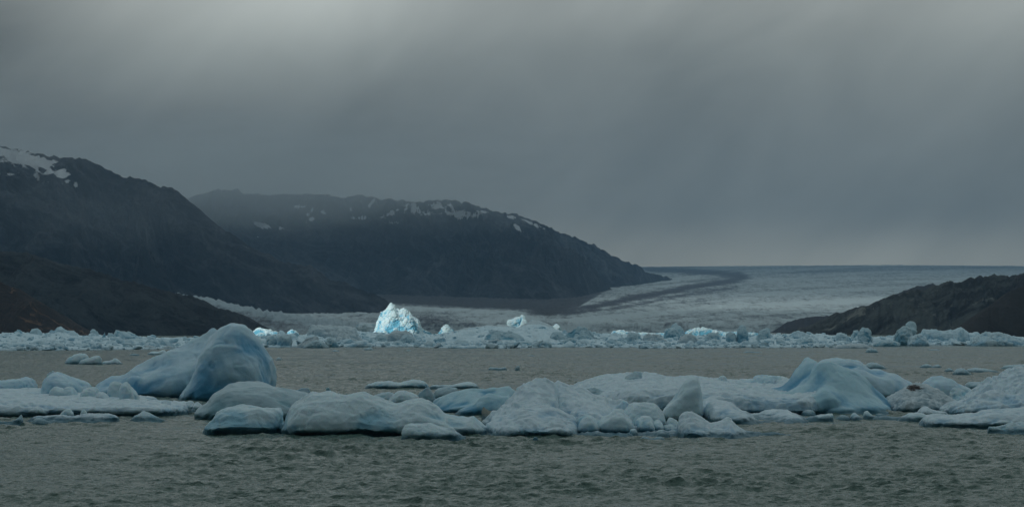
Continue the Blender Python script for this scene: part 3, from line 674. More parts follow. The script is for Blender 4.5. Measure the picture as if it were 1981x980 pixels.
# ---- big central berg with its boulders
ice('iceberg', 'big snowy central iceberg with a ragged sloping left side and ice rubble on its right', 'iceberg',
    [L([(937, 826), (945, 815), (955, 800), (968, 788), (982, 775), (995, 765), (1008, 750), (1020, 741), (1034, 735), (1055, 735), (1064, 737), (1073, 742), (1077, 765), (1079, 800)], 838, 20, .6, 'slope', taper=5),
     L([(1068, 800), (1071, 745), (1078, 737), (1090, 740), (1108, 746), (1130, 756), (1150, 767), (1175, 772), (1200, 775), (1230, 790), (1240, 820)], 836, 20, .6, 'slope', taper=5, fwd=1.8),
     L([(1085, 800), (1092, 772), (1130, 775), (1165, 783), (1190, 800)], 838, 16, .55, 'steep', fwd=2.5),
     L([(940, 835), (955, 815), (980, 800), (1000, 790), (1018, 786), (1050, 790), (1080, 787), (1110, 805), (1118, 830), (1125, 845)], 846, 11, .5, 'slope', taper=4),
     L([(985, 846), (1010, 830), (1060, 826), (1120, 830), (1180, 832), (1250, 830), (1320, 828), (1345, 846)], 846, 12, .6, 'under', taper=6),
     L([(1004, 790), (1012, 765), (1030, 755), (1058, 762), (1068, 790)], 826, 7, .5, fwd=3)], i_snow, seed=52, rough=.6, groove=.8, gdir=.75, facets=.22)
for k, (p, zf, dp, fw, sc, mt, lb) in enumerate([
    ([(1112, 838), (1115, 818), (1122, 805), (1134, 799), (1146, 802), (1156, 815), (1160, 838)], 843, 5, 1, 'steep', i_white, 'rounded flat fronted boulder, leftmost of the rubble on the central iceberg'),
    ([(1148, 838), (1155, 812), (1172, 801), (1190, 789), (1203, 792), (1216, 806), (1231, 822), (1226, 838)], 843, 6, 1.5, 'steep', i_white, 'biggest wedge shaped boulder in the middle of the central iceberg\'s rubble'),
    ([(1205, 822), (1211, 793), (1224, 780), (1244, 777), (1266, 782), (1279, 796), (1285, 820)], 838, 6, 4, 'round', i_white, 'smooth boulder with a blue underside left of the upright fin'),
    ([(1229, 834), (1231, 813), (1242, 805), (1256, 806), (1265, 815), (1266, 834)], 841, 4, 1, 'round', i_white, 'round pale boulder low in front of the smooth blue bottomed one'),
    ([(1261, 832), (1264, 814), (1274, 810), (1282, 819), (1286, 832)], 840, 4, 1.5, 'steep', i_white, 'small faceted boulder right of the round pale one'),
    ([(1152, 815), (1157, 797), (1163, 792), (1170, 801), (1174, 815)], 838, 3, 5, 'tent', i_grey, 'little pointed chunk peeping between the two left boulders'),
    ([(1182, 806), (1192, 785), (1206, 771), (1216, 776), (1228, 792), (1230, 806)], 836, 5, 8, 'tent', i_blue, 'blue tinted pyramid chunk behind the big wedge boulder'),
    ([(1224, 835), (1226, 812), (1234, 802), (1238, 812), (1238, 835)], 841, 3, 3, 'steep', i_grey, 'narrow grey chunk wedged right of the big wedge boulder'),
    ([(1290, 816), (1292, 806), (1300, 806), (1309, 813), (1311, 820)], 838, 3, 3, 'steep', i_white, 'small tilted chip at the foot of the upright fin'),
    ([(1216, 838), (1221, 829), (1230, 828), (1234, 838)], 843, 2, 0, 'round', i_white, 'tiny crumb at the right toe of the big wedge boulder'),
    ([(1262, 844), (1270, 832), (1284, 830), (1293, 838), (1296, 844)], 845, 3, 0, 'steep', i_white, 'flat crumb near the waterline below the faceted boulder'),
    ([(1278, 842), (1284, 822), (1298, 818), (1308, 826), (1314, 842)], 843, 5, 3, 'steep', i_grey, 'shaded grey slab piece under the upright fin'),
    ([(1106, 798), (1108, 792), (1116, 792), (1119, 798)], 838, 1.5, 6, 'round', i_white, 'single tiny white crumb on the snowy face of the central iceberg')]):
    ice('ice_boulder', lb, 'ice boulder', [L(p, zf, dp, .5, sc, fwd=fw, emin=.4, taper=4)], mt, seed=60 + k, rough=.6)
ice('ice_fin', 'tall upright pale ice fin with a rough dark right edge beside the rubble', 'iceberg',
    [L([(1272, 812), (1280, 798), (1290, 785), (1300, 770), (1308, 757), (1318, 743), (1326, 734), (1336, 730), (1346, 729), (1350, 733), (1353, 748), (1360, 758), (1361, 775), (1362, 788), (1358, 808)], 815, 6, .4, 'steep', emin=.5, taper=6)], i_white, seed=76, rough=.35)
ice('ice_floe', 'wide sloping snowy plate behind the upright fin and the boulders', 'ice floe',
    [L([(1100, 765), (1115, 745), (1140, 734), (1175, 725), (1205, 724), (1240, 721), (1268, 723), (1290, 729), (1340, 728), (1390, 734), (1425, 735), (1465, 735), (1480, 728), (1515, 729), (1530, 745)], 803, 62, .85, 'plate', taper=7)], i_snow, H=2.6, seed=77, rough=.8, facets=.35)
ice('ice_floe', 'lower snowy plate right of the fin ending in a hump before the big blue iceberg', 'ice floe',
    [L([(1350, 790), (1365, 772), (1385, 771), (1410, 780), (1430, 793), (1450, 803), (1475, 802), (1490, 797), (1505, 793), (1522, 794), (1540, 803), (1552, 812), (1562, 822)], 821, 24, .55, 'steep', taper=5)], i_snow, H=2.4, seed=78, rough=.6)
ice('ice_chunk', 'leaning pear shaped lump highest on the wide sloping plate', 'ice chunk', [L([(1209, 738), (1213, 727), (1225, 719), (1238, 718), (1244, 715), (1252, 718), (1254, 724), (1245, 732), (1240, 738)], 741, 4, .5, 'round', z0=1.4, d=236)], i_grey, seed=79)
ice('ice_chunk', 'small round lump on the far edge of the wide sloping plate', 'ice chunk', [L([(1387, 738), (1391, 729), (1397, 727), (1404, 730), (1408, 738)], 739, 3, .5, z0=1.4, d=250)], i_white, seed=80)
ice('ice_block', 'angular pale block at the right end of the wide plate beside the blue iceberg', 'ice block', [L([(1420, 745), (1435, 736), (1452, 734), (1463, 727), (1470, 728), (1476, 727), (1495, 725), (1513, 729), (1516, 740), (1512, 752)], 752, 7, .5, 'steep', z0=1.2, d=244)], i_blue, seed=81)
ice('ice_block', 'cracked whitish block left of the grey white one at the blue iceberg\'s left foot', 'ice block', [L([(1378, 765), (1382, 753), (1395, 749), (1408, 750), (1414, 755), (1410, 768)], 770, 5, .5, 'steep', z0=1.0, d=226)], i_white, seed=82)
ice('ice_block', 'grey white rounded block touching the blue iceberg\'s left foot', 'ice block', [L([(1410, 772), (1413, 755), (1425, 748), (1445, 748), (1462, 754), (1464, 762), (1440, 776)], 778, 6, .5, 'round', z0=.8, d=220)], i_white, seed=83)
ice('ice_chunk', 'pale curved slab right behind the upright fin\'s right side', 'ice chunk', [L([(1372, 772), (1388, 763), (1405, 768), (1425, 777), (1430, 786)], 790, 5, .5, 'steep', z0=.6, d=212)], i_white, seed=84)
ice('ice_chunk', 'small grey lump just right of the upright fin', 'ice chunk', [L([(1362, 775), (1366, 762), (1374, 757), (1384, 762), (1389, 774)], 777, 3, .5, z0=.8, d=214)], i_grey, seed=85)
ice('ice_block', 'tilted grey slab on the wide plate left of the upright fin', 'ice block', [L([(1215, 770), (1235, 765), (1255, 757), (1275, 748), (1290, 745), (1293, 756), (1285, 768)], 771, 6, .5, 'tent', z0=.8, d=222)], i_grey, seed=86)
ice('ice_block', 'flat blue grey slab lying against the central iceberg\'s back', 'ice block', [L([(1128, 755), (1140, 747), (1153, 747), (1165, 755), (1178, 760), (1186, 770)], 772, 5, .5, 'tent', z0=.6, d=218)], i_grey, seed=87)
ice('ice_chunk', 'low brownish lump between the two grey slabs on the wide plate', 'ice chunk', [L([(1184, 772), (1188, 763), (1202, 761), (1216, 764), (1222, 772)], 773, 4, .5, z0=.6, d=220)], i_dirty, seed=88)
ice('iceberg', 'low spreading white ice tongue tapering right in front of the rubble', 'iceberg',
    [L([(1309, 828), (1312, 813), (1318, 802), (1328, 795), (1338, 794), (1350, 802), (1360, 808), (1372, 816), (1385, 815), (1398, 812), (1405, 804), (1412, 808), (1422, 818), (1432, 826), (1448, 834), (1475, 838), (1505, 839), (1530, 843), (1550, 848)], 849, 10, .5, 'slope', taper=4)], i_snow, seed=89, rough=.9)
ice('ice_chunk', 'small twin peaked chunk floating alone in front of the central iceberg', 'ice chunk', [L([(1236, 852), (1242, 844), (1250, 843), (1258, 847), (1270, 844), (1280, 842), (1286, 850), (1288, 854)], 853, 2, .5, 'round')], i_white, seed=90)
ice('ice_chunk', 'tiny lone bump of ice in the water before the central iceberg\'s left end', 'ice chunk', [L([(1030, 849), (1034, 845), (1039, 845), (1042, 850)], 849, .8, .5)], i_white, seed=91, vox=.04)

# ---- big blue berg on the right
ice('iceberg', 'big blue pyramid iceberg with a sharp peak and sweeping ridges on the right', 'iceberg',
    [L([(1405, 800), (1420, 787), (1440, 773), (1470, 757), (1500, 745), (1515, 737), (1530, 724), (1545, 707), (1553, 697), (1558, 688), (1566, 687), (1575, 692), (1584, 697), (1594, 706), (1602, 740), (1612, 800)], 801, 20, .72, 'slope', taper=6, emin=.5),
     L([(1470, 802), (1500, 780), (1520, 776), (1537, 770), (1548, 760), (1558, 742), (1566, 722), (1576, 704), (1585, 698), (1600, 695), (1612, 697), (1625, 703), (1642, 710), (1662, 722), (1680, 736), (1695, 750), (1708, 763), (1720, 780), (1730, 792), (1738, 804)], 803, 17, .62, 'sweep', taper=6, emin=.4),
     L([(1405, 802), (1425, 790), (1460, 783), (1500, 785), (1540, 790), (1570, 803)], 804, 9, .5, 'slope')], i_deep, seed=101, rough=.16, groove=.3, gdir=.5)
ice('iceberg', 'pale blue rounded iceberg ridge right behind the big blue pyramid', 'iceberg',
    [L([(1570, 720), (1590, 699), (1620, 696), (1642, 694), (1660, 697), (1672, 707), (1685, 713), (1705, 714), (1718, 720), (1735, 727), (1750, 736), (1762, 741), (1775, 752)], 775, 14, .5, 'round', exp=.8, emin=.3)], i_blue, seed=102, rough=.35)
ice('iceberg', 'dirty white lump with a dark hole drawn in its colour just right of the blue pyramid', 'iceberg',
    [L([(1708, 785), (1714, 770), (1728, 764), (1745, 752), (1760, 744), (1772, 740), (1785, 742), (1800, 748), (1815, 757), (1828, 765), (1840, 775), (1850, 795)], 797, 12, .5, 'steep', taper=4),
     L([(1725, 795), (1745, 772), (1780, 765), (1815, 780), (1830, 795)], 799, 7, .5)], i_holed, seed=103, rough=1.5, facets=.4)
ice('iceberg', 'smooth blue grey dome directly behind the dirty white lump', 'iceberg',
    [L([(1780, 745), (1790, 735), (1803, 729), (1820, 728), (1838, 732), (1850, 738), (1865, 747), (1882, 757), (1890, 768)], 774, 8, .5, 'round', exp=.8)], i_blue, seed=104, rough=.3)
ice('ice_block', 'low flat pale block behind, between the smooth dome and the right edge berg', 'ice block', [L([(1865, 752), (1867, 742), (1875, 738), (1895, 738), (1912, 740), (1918, 748)], 755, 6, .5, 'steep')], i_grey, seed=105)
ice('ice_chunk', 'white slab sloping down to the right below the smooth dome', 'ice chunk', [L([(1835, 770), (1843, 747), (1855, 749), (1870, 756), (1885, 765), (1890, 778)], 785, 5, .5, 'slope')], i_white, seed=106)
ice('iceberg', 'craggy white iceberg with stepped ridges cut by the right edge', 'iceberg',
    [L([(1855, 790), (1880, 768), (1892, 758), (1905, 746), (1920, 735), (1930, 728), (1940, 722), (1950, 716), (1956, 714), (1963, 709), (1972, 707), (1985, 708), (2010, 705), (2060, 720), (2100, 780)], 800, 22, .6, 'slope', taper=5),
     L([(1815, 800), (1835, 784), (1860, 775), (1885, 768), (1905, 765), (1925, 762), (1950, 760), (1990, 762), (2090, 790)], 806, 12, .5, 'steep', taper=5),
     L([(1918, 765), (1930, 735), (1945, 722), (1958, 730), (1968, 765)], 790, 8, .5)], i_snow, seed=107, rough=1.1, facets=.4)
ice('iceberg', 'long low snowy rim of ice with an undercut edge at the right edge', 'ice floe',
    [L([(1780, 826), (1783, 812), (1792, 803), (1805, 800), (1830, 801), (1850, 803), (1875, 800), (1890, 799), (1900, 793), (1925, 790), (1960, 788), (2000, 783), (2080, 790)], 829, 10, .5, 'under', taper=6)], i_snow, seed=108, rough=.7)
ice('ice_chunk', 'pale wedge of ice, lowest and nearest at the right edge', 'ice chunk', [L([(1912, 824), (1925, 823), (1945, 820), (1960, 815), (1985, 813), (2020, 815), (2040, 842)], 841, 4, .5, 'slope')], i_white, seed=109)
for k, (p, b, dp, mt, lb) in enumerate([
    ([(1548, 800), (1552, 794), (1562, 791), (1573, 793), (1579, 802)], 803, 3, i_white, 'small round white lump before the blue pyramid\'s left half'),
    ([(1550, 810), (1565, 806), (1590, 800), (1618, 799), (1620, 808), (1612, 815)], 815, 3.5, i_white, 'flat wedge plate floating before the blue pyramid'),
    ([(1615, 812), (1622, 805), (1632, 802), (1643, 806), (1646, 813)], 813, 2.5, i_white, 'low lump right of the flat wedge plate'),
    ([(1643, 812), (1648, 800), (1653, 796), (1662, 804), (1672, 812)], 813, 2.5, i_white, 'left of the two pointed chunks before the blue pyramid'),
    ([(1670, 808), (1672, 794), (1678, 794), (1688, 802), (1697, 810)], 812, 2.5, i_white, 'right of the two pointed chunks before the blue pyramid'),
    ([(1665, 814), (1690, 805), (1720, 804), (1745, 806), (1750, 812)], 813, 4, i_grey, 'thin flat grey floe under the blue pyramid\'s right foot'),
    ([(1735, 815), (1745, 806), (1760, 800), (1772, 797), (1790, 800), (1800, 815)], 816, 4, i_white, 'jagged low piece left of the long snowy rim'),
    ([(1772, 800), (1782, 790), (1792, 785), (1806, 793), (1830, 797), (1838, 806)], 808, 5, i_snow, 'small peaked snowy piece at the foot of the dirty white lump'),
    ([(1690, 806), (1696, 799), (1708, 800), (1722, 806)], 808, 2, i_white, 'tiny low crumb at the blue pyramid\'s right foot')]):
    ice('ice_chunk', lb, 'ice chunk', [L(p, b, dp, .5, 'steep' if k in (1, 3, 4) else 'round')], mt, seed=120 + k)

# ---- small pieces at the near left
ice('ice_floe', 'low snowy floe with two small knobs in front of the broad left floe', 'ice floe', [L([(40, 822), (62, 805), (75, 803), (105, 803), (118, 802), (140, 803), (170, 799), (200, 799), (218, 801), (228, 806)], 818, 7, .5, 'slope', taper=4)], i_snow, seed=131, H=1.2)
ice('ice_chunk', 'pointed knob standing on the low snowy floe at the near left', 'ice chunk', [L([(116, 804), (122, 795), (130, 789), (136, 790), (141, 798), (143, 806)], 806, 1.8, .5, z0=.5, d=196)], i_white, seed=132)
ice('ice_chunk', 'smaller thin knob right of the pointed one on the low snowy floe', 'ice chunk', [L([(156, 801), (159, 793), (163, 790), (167, 796), (168, 802)], 802, 1.2, .5, z0=.5, d=197)], i_white, seed=133)
ice('ice_chunk', 'tilted smooth slab at the lower left edge of the picture', 'ice chunk', [L([(-40, 812), (0, 815), (20, 813), (34, 808), (42, 798), (52, 795), (61, 796), (62, 802), (48, 814), (42, 823)], 823, 5, .5, 'slope')], i_grey, seed=134)
ice('ice_chunk', 'low translucent grey hump before the low snowy floe', 'ice chunk', [L([(60, 820), (68, 809), (78, 807), (90, 812), (105, 819)], 821, 2.5, .5)], i_grey, seed=135)
ice('ice_chunk', 'triangular chunk floating before the broad left floe, left of the whaleback', 'ice chunk', [L([(247, 817), (257, 806), (262, 801), (270, 799), (276, 793), (284, 795), (300, 803), (315, 810), (328, 815)], 816, 4, .5, 'slope')], i_white, seed=136)

# ---- scattered pieces on the open water between the rows
for k, (p, b, dp, mt, lb) in enumerate([
    ([(124, 704), (134, 690), (147, 685), (163, 683), (170, 687), (175, 695), (172, 704)], 704, 6, i_white, 'rounded left block of the pair adrift before the far left ice belt'),
    ([(151, 704), (156, 695), (175, 691), (188, 687), (196, 688), (197, 700)], 705, 4, i_white, 'slanted right block of the pair adrift before the far left ice belt'),
    ([(193, 705), (202, 698), (216, 697), (223, 691), (230, 696), (238, 704)], 704.5, 4, i_white, 'low pointed piece trailing right of the adrift pair'),
    ([(249, 687), (256, 684), (266, 684), (270, 687)], 687.5, 4, i_grey, 'tiny flat piece left of the tall iceberg on the far water'),
    ([(284, 686), (292, 680), (308, 679), (316, 676), (322, 680), (326, 686)], 686, 6, i_white, 'small flat piece with a raised tip touching the tall iceberg\'s outline'),
    ([(943, 716), (946, 710), (956, 710), (968, 711), (978, 709), (981, 714)], 716, 3, i_grey, 'lone small flat piece in the middle of the open water'),
    ([(1668, 712), (1675, 704), (1686, 700), (1698, 702), (1712, 710), (1718, 713)], 713, 5, i_grey, 'grey low hump adrift just right behind the blue pyramid'),
    ([(1778, 711), (1785, 705), (1795, 703), (1802, 708), (1815, 704), (1823, 710)], 711, 5, i_grey, 'faint twin hump adrift right of the grey low one'),
    ([(1842, 724), (1850, 713), (1862, 711), (1870, 716), (1880, 725)], 725, 4, i_grey, 'pointed grey piece left end of the long thin drifting floe'),
    ([(1868, 720), (1875, 712), (1890, 711), (1910, 713), (1932, 718)], 720.5, 7, i_grey, 'long thin drifting floe near the right edge on the open water'),
    ([(1826, 719), (1830, 713), (1838, 711), (1846, 718)], 719, 3, i_grey, 'tiny pale tip left of the long thin drifting floe'),
    ([(1935, 713), (1945, 706), (1962, 705), (1985, 704), (1990, 712)], 714, 6, i_grey, 'thin floe behind the craggy berg at the right edge'),
    ([(1674, 681), (1678, 674), (1684, 673), (1694, 675), (1700, 681)], 681.5, 5, i_farblue, 'small pale blue clump adrift right below the far belt'),
    ([(1436, 681), (1445, 679), (1465, 680), (1477, 682)], 682, 5, i_farblue, 'flat blue sliver adrift below the middle right belt'),
    ([(1792, 677), (1800, 675), (1814, 675), (1820, 677)], 677.5, 5, i_farblue, 'flat blue sliver adrift below the right belt'),
    ([(700, 677), (708, 673), (718, 671), (724, 677)], 677, 5, i_farblue, 'low clump adrift below the belt under the dark plateau'),
    ([(640, 679), (648, 676), (657, 679)], 679.5, 4, i_farblue, 'tiny clump adrift left of the low one under the dark plateau'),
    ([(783, 678), (790, 676), (797, 678)], 678.5, 4, i_farblue, 'tiny flat clump adrift below the sunlit iceberg'),
    ([(533, 697), (538, 690), (544, 692), (546, 697)], 697, 3, i_farblue, 'small clear bump right of the tall iceberg on the open water'),
    ([(1020, 688), (1028, 686), (1036, 688)], 688.5, 4, i_farblue, 'faint flat blue piece near the middle of the open water'),
    ([(996, 710), (1004, 706), (1012, 706), (1010, 711), (1006, 716)], 716, 2, i_farblue, 'dark small tip right of the lone flat piece in mid water')]):
    ice('ice_chunk', lb, 'ice chunk', [L(p, b, dp, .5, 'steep' if k in (1,) else 'round')], mt, seed=150 + k, vox=.18 if b < 700 else None)

# ------------------------------------------------------------------ the far ice belt
SKYL = [(-200, 640), (0, 643), (30, 641), (60, 640), (80, 642), (100, 638), (117, 634), (135, 640), (160, 646), (190, 645), (215, 647), (235, 643), (260, 646), (275, 648), (300, 652), (325, 653), (350, 650), (380, 650), (430, 652), (520, 645), (545, 642), (575, 646), (600, 640), (650, 634), (690, 636), (720, 640), (760, 644), (800, 645), (850, 642), (880, 637), (910, 632), (940, 629), (975, 627), (1000, 629), (1015, 625), (1035, 621), (1055, 623), (1070, 631), (1090, 640), (1150, 642), (1200, 642), (1240, 645), (1280, 646), (1320, 648), (1360, 646), (1400, 648), (1440, 648), (1480, 646), (1520, 643), (1555, 641), (1600, 645), (1640, 650), (1700, 648), (1740, 645), (1780, 643), (1830, 641), (1870, 643), (1900, 645), (1930, 647), (1960, 650), (1981, 651), (2200, 648)]
FRONT = [(-200, 678), (0, 678), (200, 677), (330, 675), (500, 672), (620, 671), (720, 670.5), (800, 671), (850, 673), (960, 674), (1100, 671.5), (1150, 672), (1260, 674), (1400, 673), (1540, 673), (1660, 671), (1700, 667), (1800, 667), (1981, 669), (2200, 668)]
def build_brash():
    px = np.linspace(-260, 2240, 2100); v = np.concatenate([np.linspace(0, 1, 260), np.linspace(1.01, 1.25, 20)])
    V_, P = np.meshgrid(v, px, indexing='ij')
    d0 = dist(np.interp(P, *np.array(FRONT).T)); d0 = d0 + 14 * fbm(P / 22, 3.3, 0, 3, 201)
    d1 = 1240.0
    D = d0 + (d1 - d0) * V_; X = (P - CX) / FPX * D
    zs = CAMH + (HZ - np.interp(P, *np.array(SKYL).T)) / FPX * 1200 - 2.0
    r = 0.25 + 0.30 * sstep(0, .08, V_) + (zs - 0.55) * sstep(0.12, 0.92, V_ + 0.18 * fbm(X / 30, D / 60, 0, 3, 203)) * np.clip(1 - (V_ - 1) * 4, 0, 1)
    big = fbm(X / 22, D / 34, 0, 3, 205); mid = ridged(X / 7, D / 12, 0, 4, 207, .6); sm = ridged(X / 2.2, D / 4, 0, 3, 209)
    q = np.stack([X / 5.5, D / 9.0, 0 * X], -1).reshape(-1, 3); d1_, d2_, idv = worley(q, 4)
    blk = ((idv - 0.45) * sstep(0, .2, d2_ - d1_)).reshape(X.shape)
    k = 0.25 + 0.75 * sstep(0.02, 0.5, V_)
    Z = r + k * (1.3 * big + 0.9 * (mid - .4) + 1.4 * blk) + 0.45 * sm * sstep(0, .05, V_)
    Z = Z - 1.2 * (1 - sstep(0, .012, V_)) - 1.0 * sstep(.16, .35, fbm(X / 16, D / 26, 0.4, 3, 211)) * (1 - sstep(.05, .25, V_))
    # thousands of broken blocks too many to count, frozen into the pack
    rg = np.random.default_rng(77); hulls = []
    for k in range(14):
        Pn = rg.normal(size=(11, 3)); Pn /= np.linalg.norm(Pn, axis=1)[:, None]; Pn *= rg.uniform(.7, 1.1, (11, 1))
        bm = bmesh.new(); bmesh.ops.convex_hull(bm, input=[bm.verts.new(q_) for q_ in Pn])
        for v_ in [v_ for v_ in bm.verts if not v_.link_faces]: bm.verts.remove(v_)
        bmesh.ops.triangulate(bm, faces=bm.faces[:]); bmesh.ops.subdivide_edges(bm, edges=bm.edges[:], cuts=1, use_grid_fill=True, smooth=0.25); bmesh.ops.triangulate(bm, faces=bm.faces[:])
        bm.verts.ensure_lookup_table(); bm.verts.index_update(); hulls.append((np.array([v_.co[:] for v_ in bm.verts]), np.array([[v_.index for v_ in f_.verts] for f_ in bm.faces]))); bm.free()
    g = grid_faces(*X.shape); VV = [np.stack([X, D, Z], -1).reshape(-1, 3)]; FF = [np.concatenate([g[:, [0, 1, 2]], g[:, [0, 2, 3]]])]; CC = [np.clip(0.45 + (Z - r).reshape(-1) / 4.0, 0, 1)]; off = len(VV[0])
    nr_, nc_ = X.shape
    for k in range(6000):
        j = rg.integers(0, nc_); i = min(int(rg.random() ** 1.15 * 262), nr_ - 1)
        if 860 < px[j] < 1085 and i > 60 and rg.random() < .85: continue
        hv, hf = hulls[rg.integers(0, 14)]; s_ = 0.4 + 1.2 * rg.random() ** 2.6 + (1.2 if rg.random() < .05 else 0)
        a = rg.uniform(0, 6.28); ca, sa = math.cos(a), math.sin(a)
        q_ = hv * np.array([s_ * rg.uniform(.9, 1.7), s_ * 1.2, s_ * rg.uniform(.55, 1.0)]); q_ = np.stack([q_[:, 0] * ca - q_[:, 1] * sa, q_[:, 0] * sa + q_[:, 1] * ca, q_[:, 2] + q_[:, 0] * rg.uniform(-.3, .3)], 1)
        VV.append(q_ + np.array([X[i, j], D[i, j] - (3 if i < 6 else 0), max(Z[i, j], -.1) + .15 * s_])); FF.append(hf + off); off += len(hv); CC.append(np.full(len(hv), rg.uniform(.25, 1.0)) + 0.15 * hv[:, 2])
    me = raw_mesh('brash_ice', np.concatenate(VV), np.concatenate(FF), False)
    sm = np.zeros(len(me.polygons), bool); sm[:len(FF[0])] = True; me.polygons.foreach_set('use_smooth', sm)
    set_attr(me, 'crust', np.clip(np.concatenate(CC), 0, 1))
    tag(link('brash_ice', me, i_far), 'packed rubble of broken ice across the far water', kind='stuff')
build_brash()
def far_ice(name, label, pts, d, depth, mt, sec='steep', fac=1.0, seed=1, vox=None, H=None, rough=1.0, z0=0.0, extra=None, group=None, emin=.3):
    lb = [L(pts, None, depth, .5, sec, d=d, z0=z0, emin=emin, taper=4)] + (extra or [])
    return ice(name, label, 'iceberg' if name == 'iceberg' else 'ice block', lb, mt, H=H, seed=seed, facets=fac, rough=rough, vox=vox or d * 0.00028, group=group)
# the sunlit berg
far_ice('iceberg', 'bright sunlit jagged blue white iceberg, the most brilliant thing in the picture',
    [(718, 648), (726, 636), (729, 622), (731, 606), (735, 598), (739, 599), (744, 596), (749, 591), (753, 586), (757, 582), (763, 585), (768, 592), (772, 597), (777, 595), (782, 594), (786, 598), (791, 602), (797, 610), (803, 613), (809, 617), (811, 628), (815, 635), (823, 640), (833, 641), (840, 648)], 1450, 26, i_lit, 'slope', .9, 301, vox=.24, rough=.7, emin=.6, H=11,
    extra=[L([(728, 648), (736, 624), (750, 606), (762, 602), (776, 612), (795, 628), (812, 648)], None, 14, .5, 'slope', d=1441), L([(720, 648), (728, 639), (745, 641), (762, 648)], None, 8, .5, 'steep', d=1437),
           L([(776, 640), (782, 612), (792, 604), (802, 614), (810, 640)], None, 10, .5, 'steep', d=1444)])
for k, (p, d, dp, mt, sec, lb) in enumerate([
    ([(488, 646), (495, 637), (505, 633), (515, 636), (528, 640), (540, 642), (550, 648)], 1470, 16, i_lit, 'round', 'long low sunlit white mound right of the tall iceberg'),
    ([(553, 645), (558, 640), (564, 636), (570, 639), (577, 645)], 1460, 8, i_lit, 'round', 'tiny sunlit turquoise knob at the right end of the long sunlit mound'),
    ([(846, 642), (853, 634), (862, 626), (870, 630), (878, 635), (884, 643)], 1480, 12, i_lit, 'tent', 'small sunlit white pyramid right of the brilliant iceberg'),
    ([(978, 632), (982, 622), (990, 616), (1002, 612), (1011, 608), (1015, 613), (1019, 626), (1021, 634)], 1450, 10, i_lit, 'steep', 'tilted sunlit ice cube perched over the central grey mound'),
    ([(1066, 638), (1071, 630), (1077, 628), (1083, 633), (1087, 640)], 1455, 8, i_lit, 'round', 'small sunlit white cap right of the central grey mound'),
    ([(1180, 645), (1186, 638), (1195, 640), (1200, 637), (1210, 640), (1222, 641), (1235, 644)], 1460, 10, i_lit, 'steep', 'low jagged sunlit piece in the middle right belt')]):
    far_ice('iceberg', lb, p, d, dp, mt, sec, .8, 310 + k)
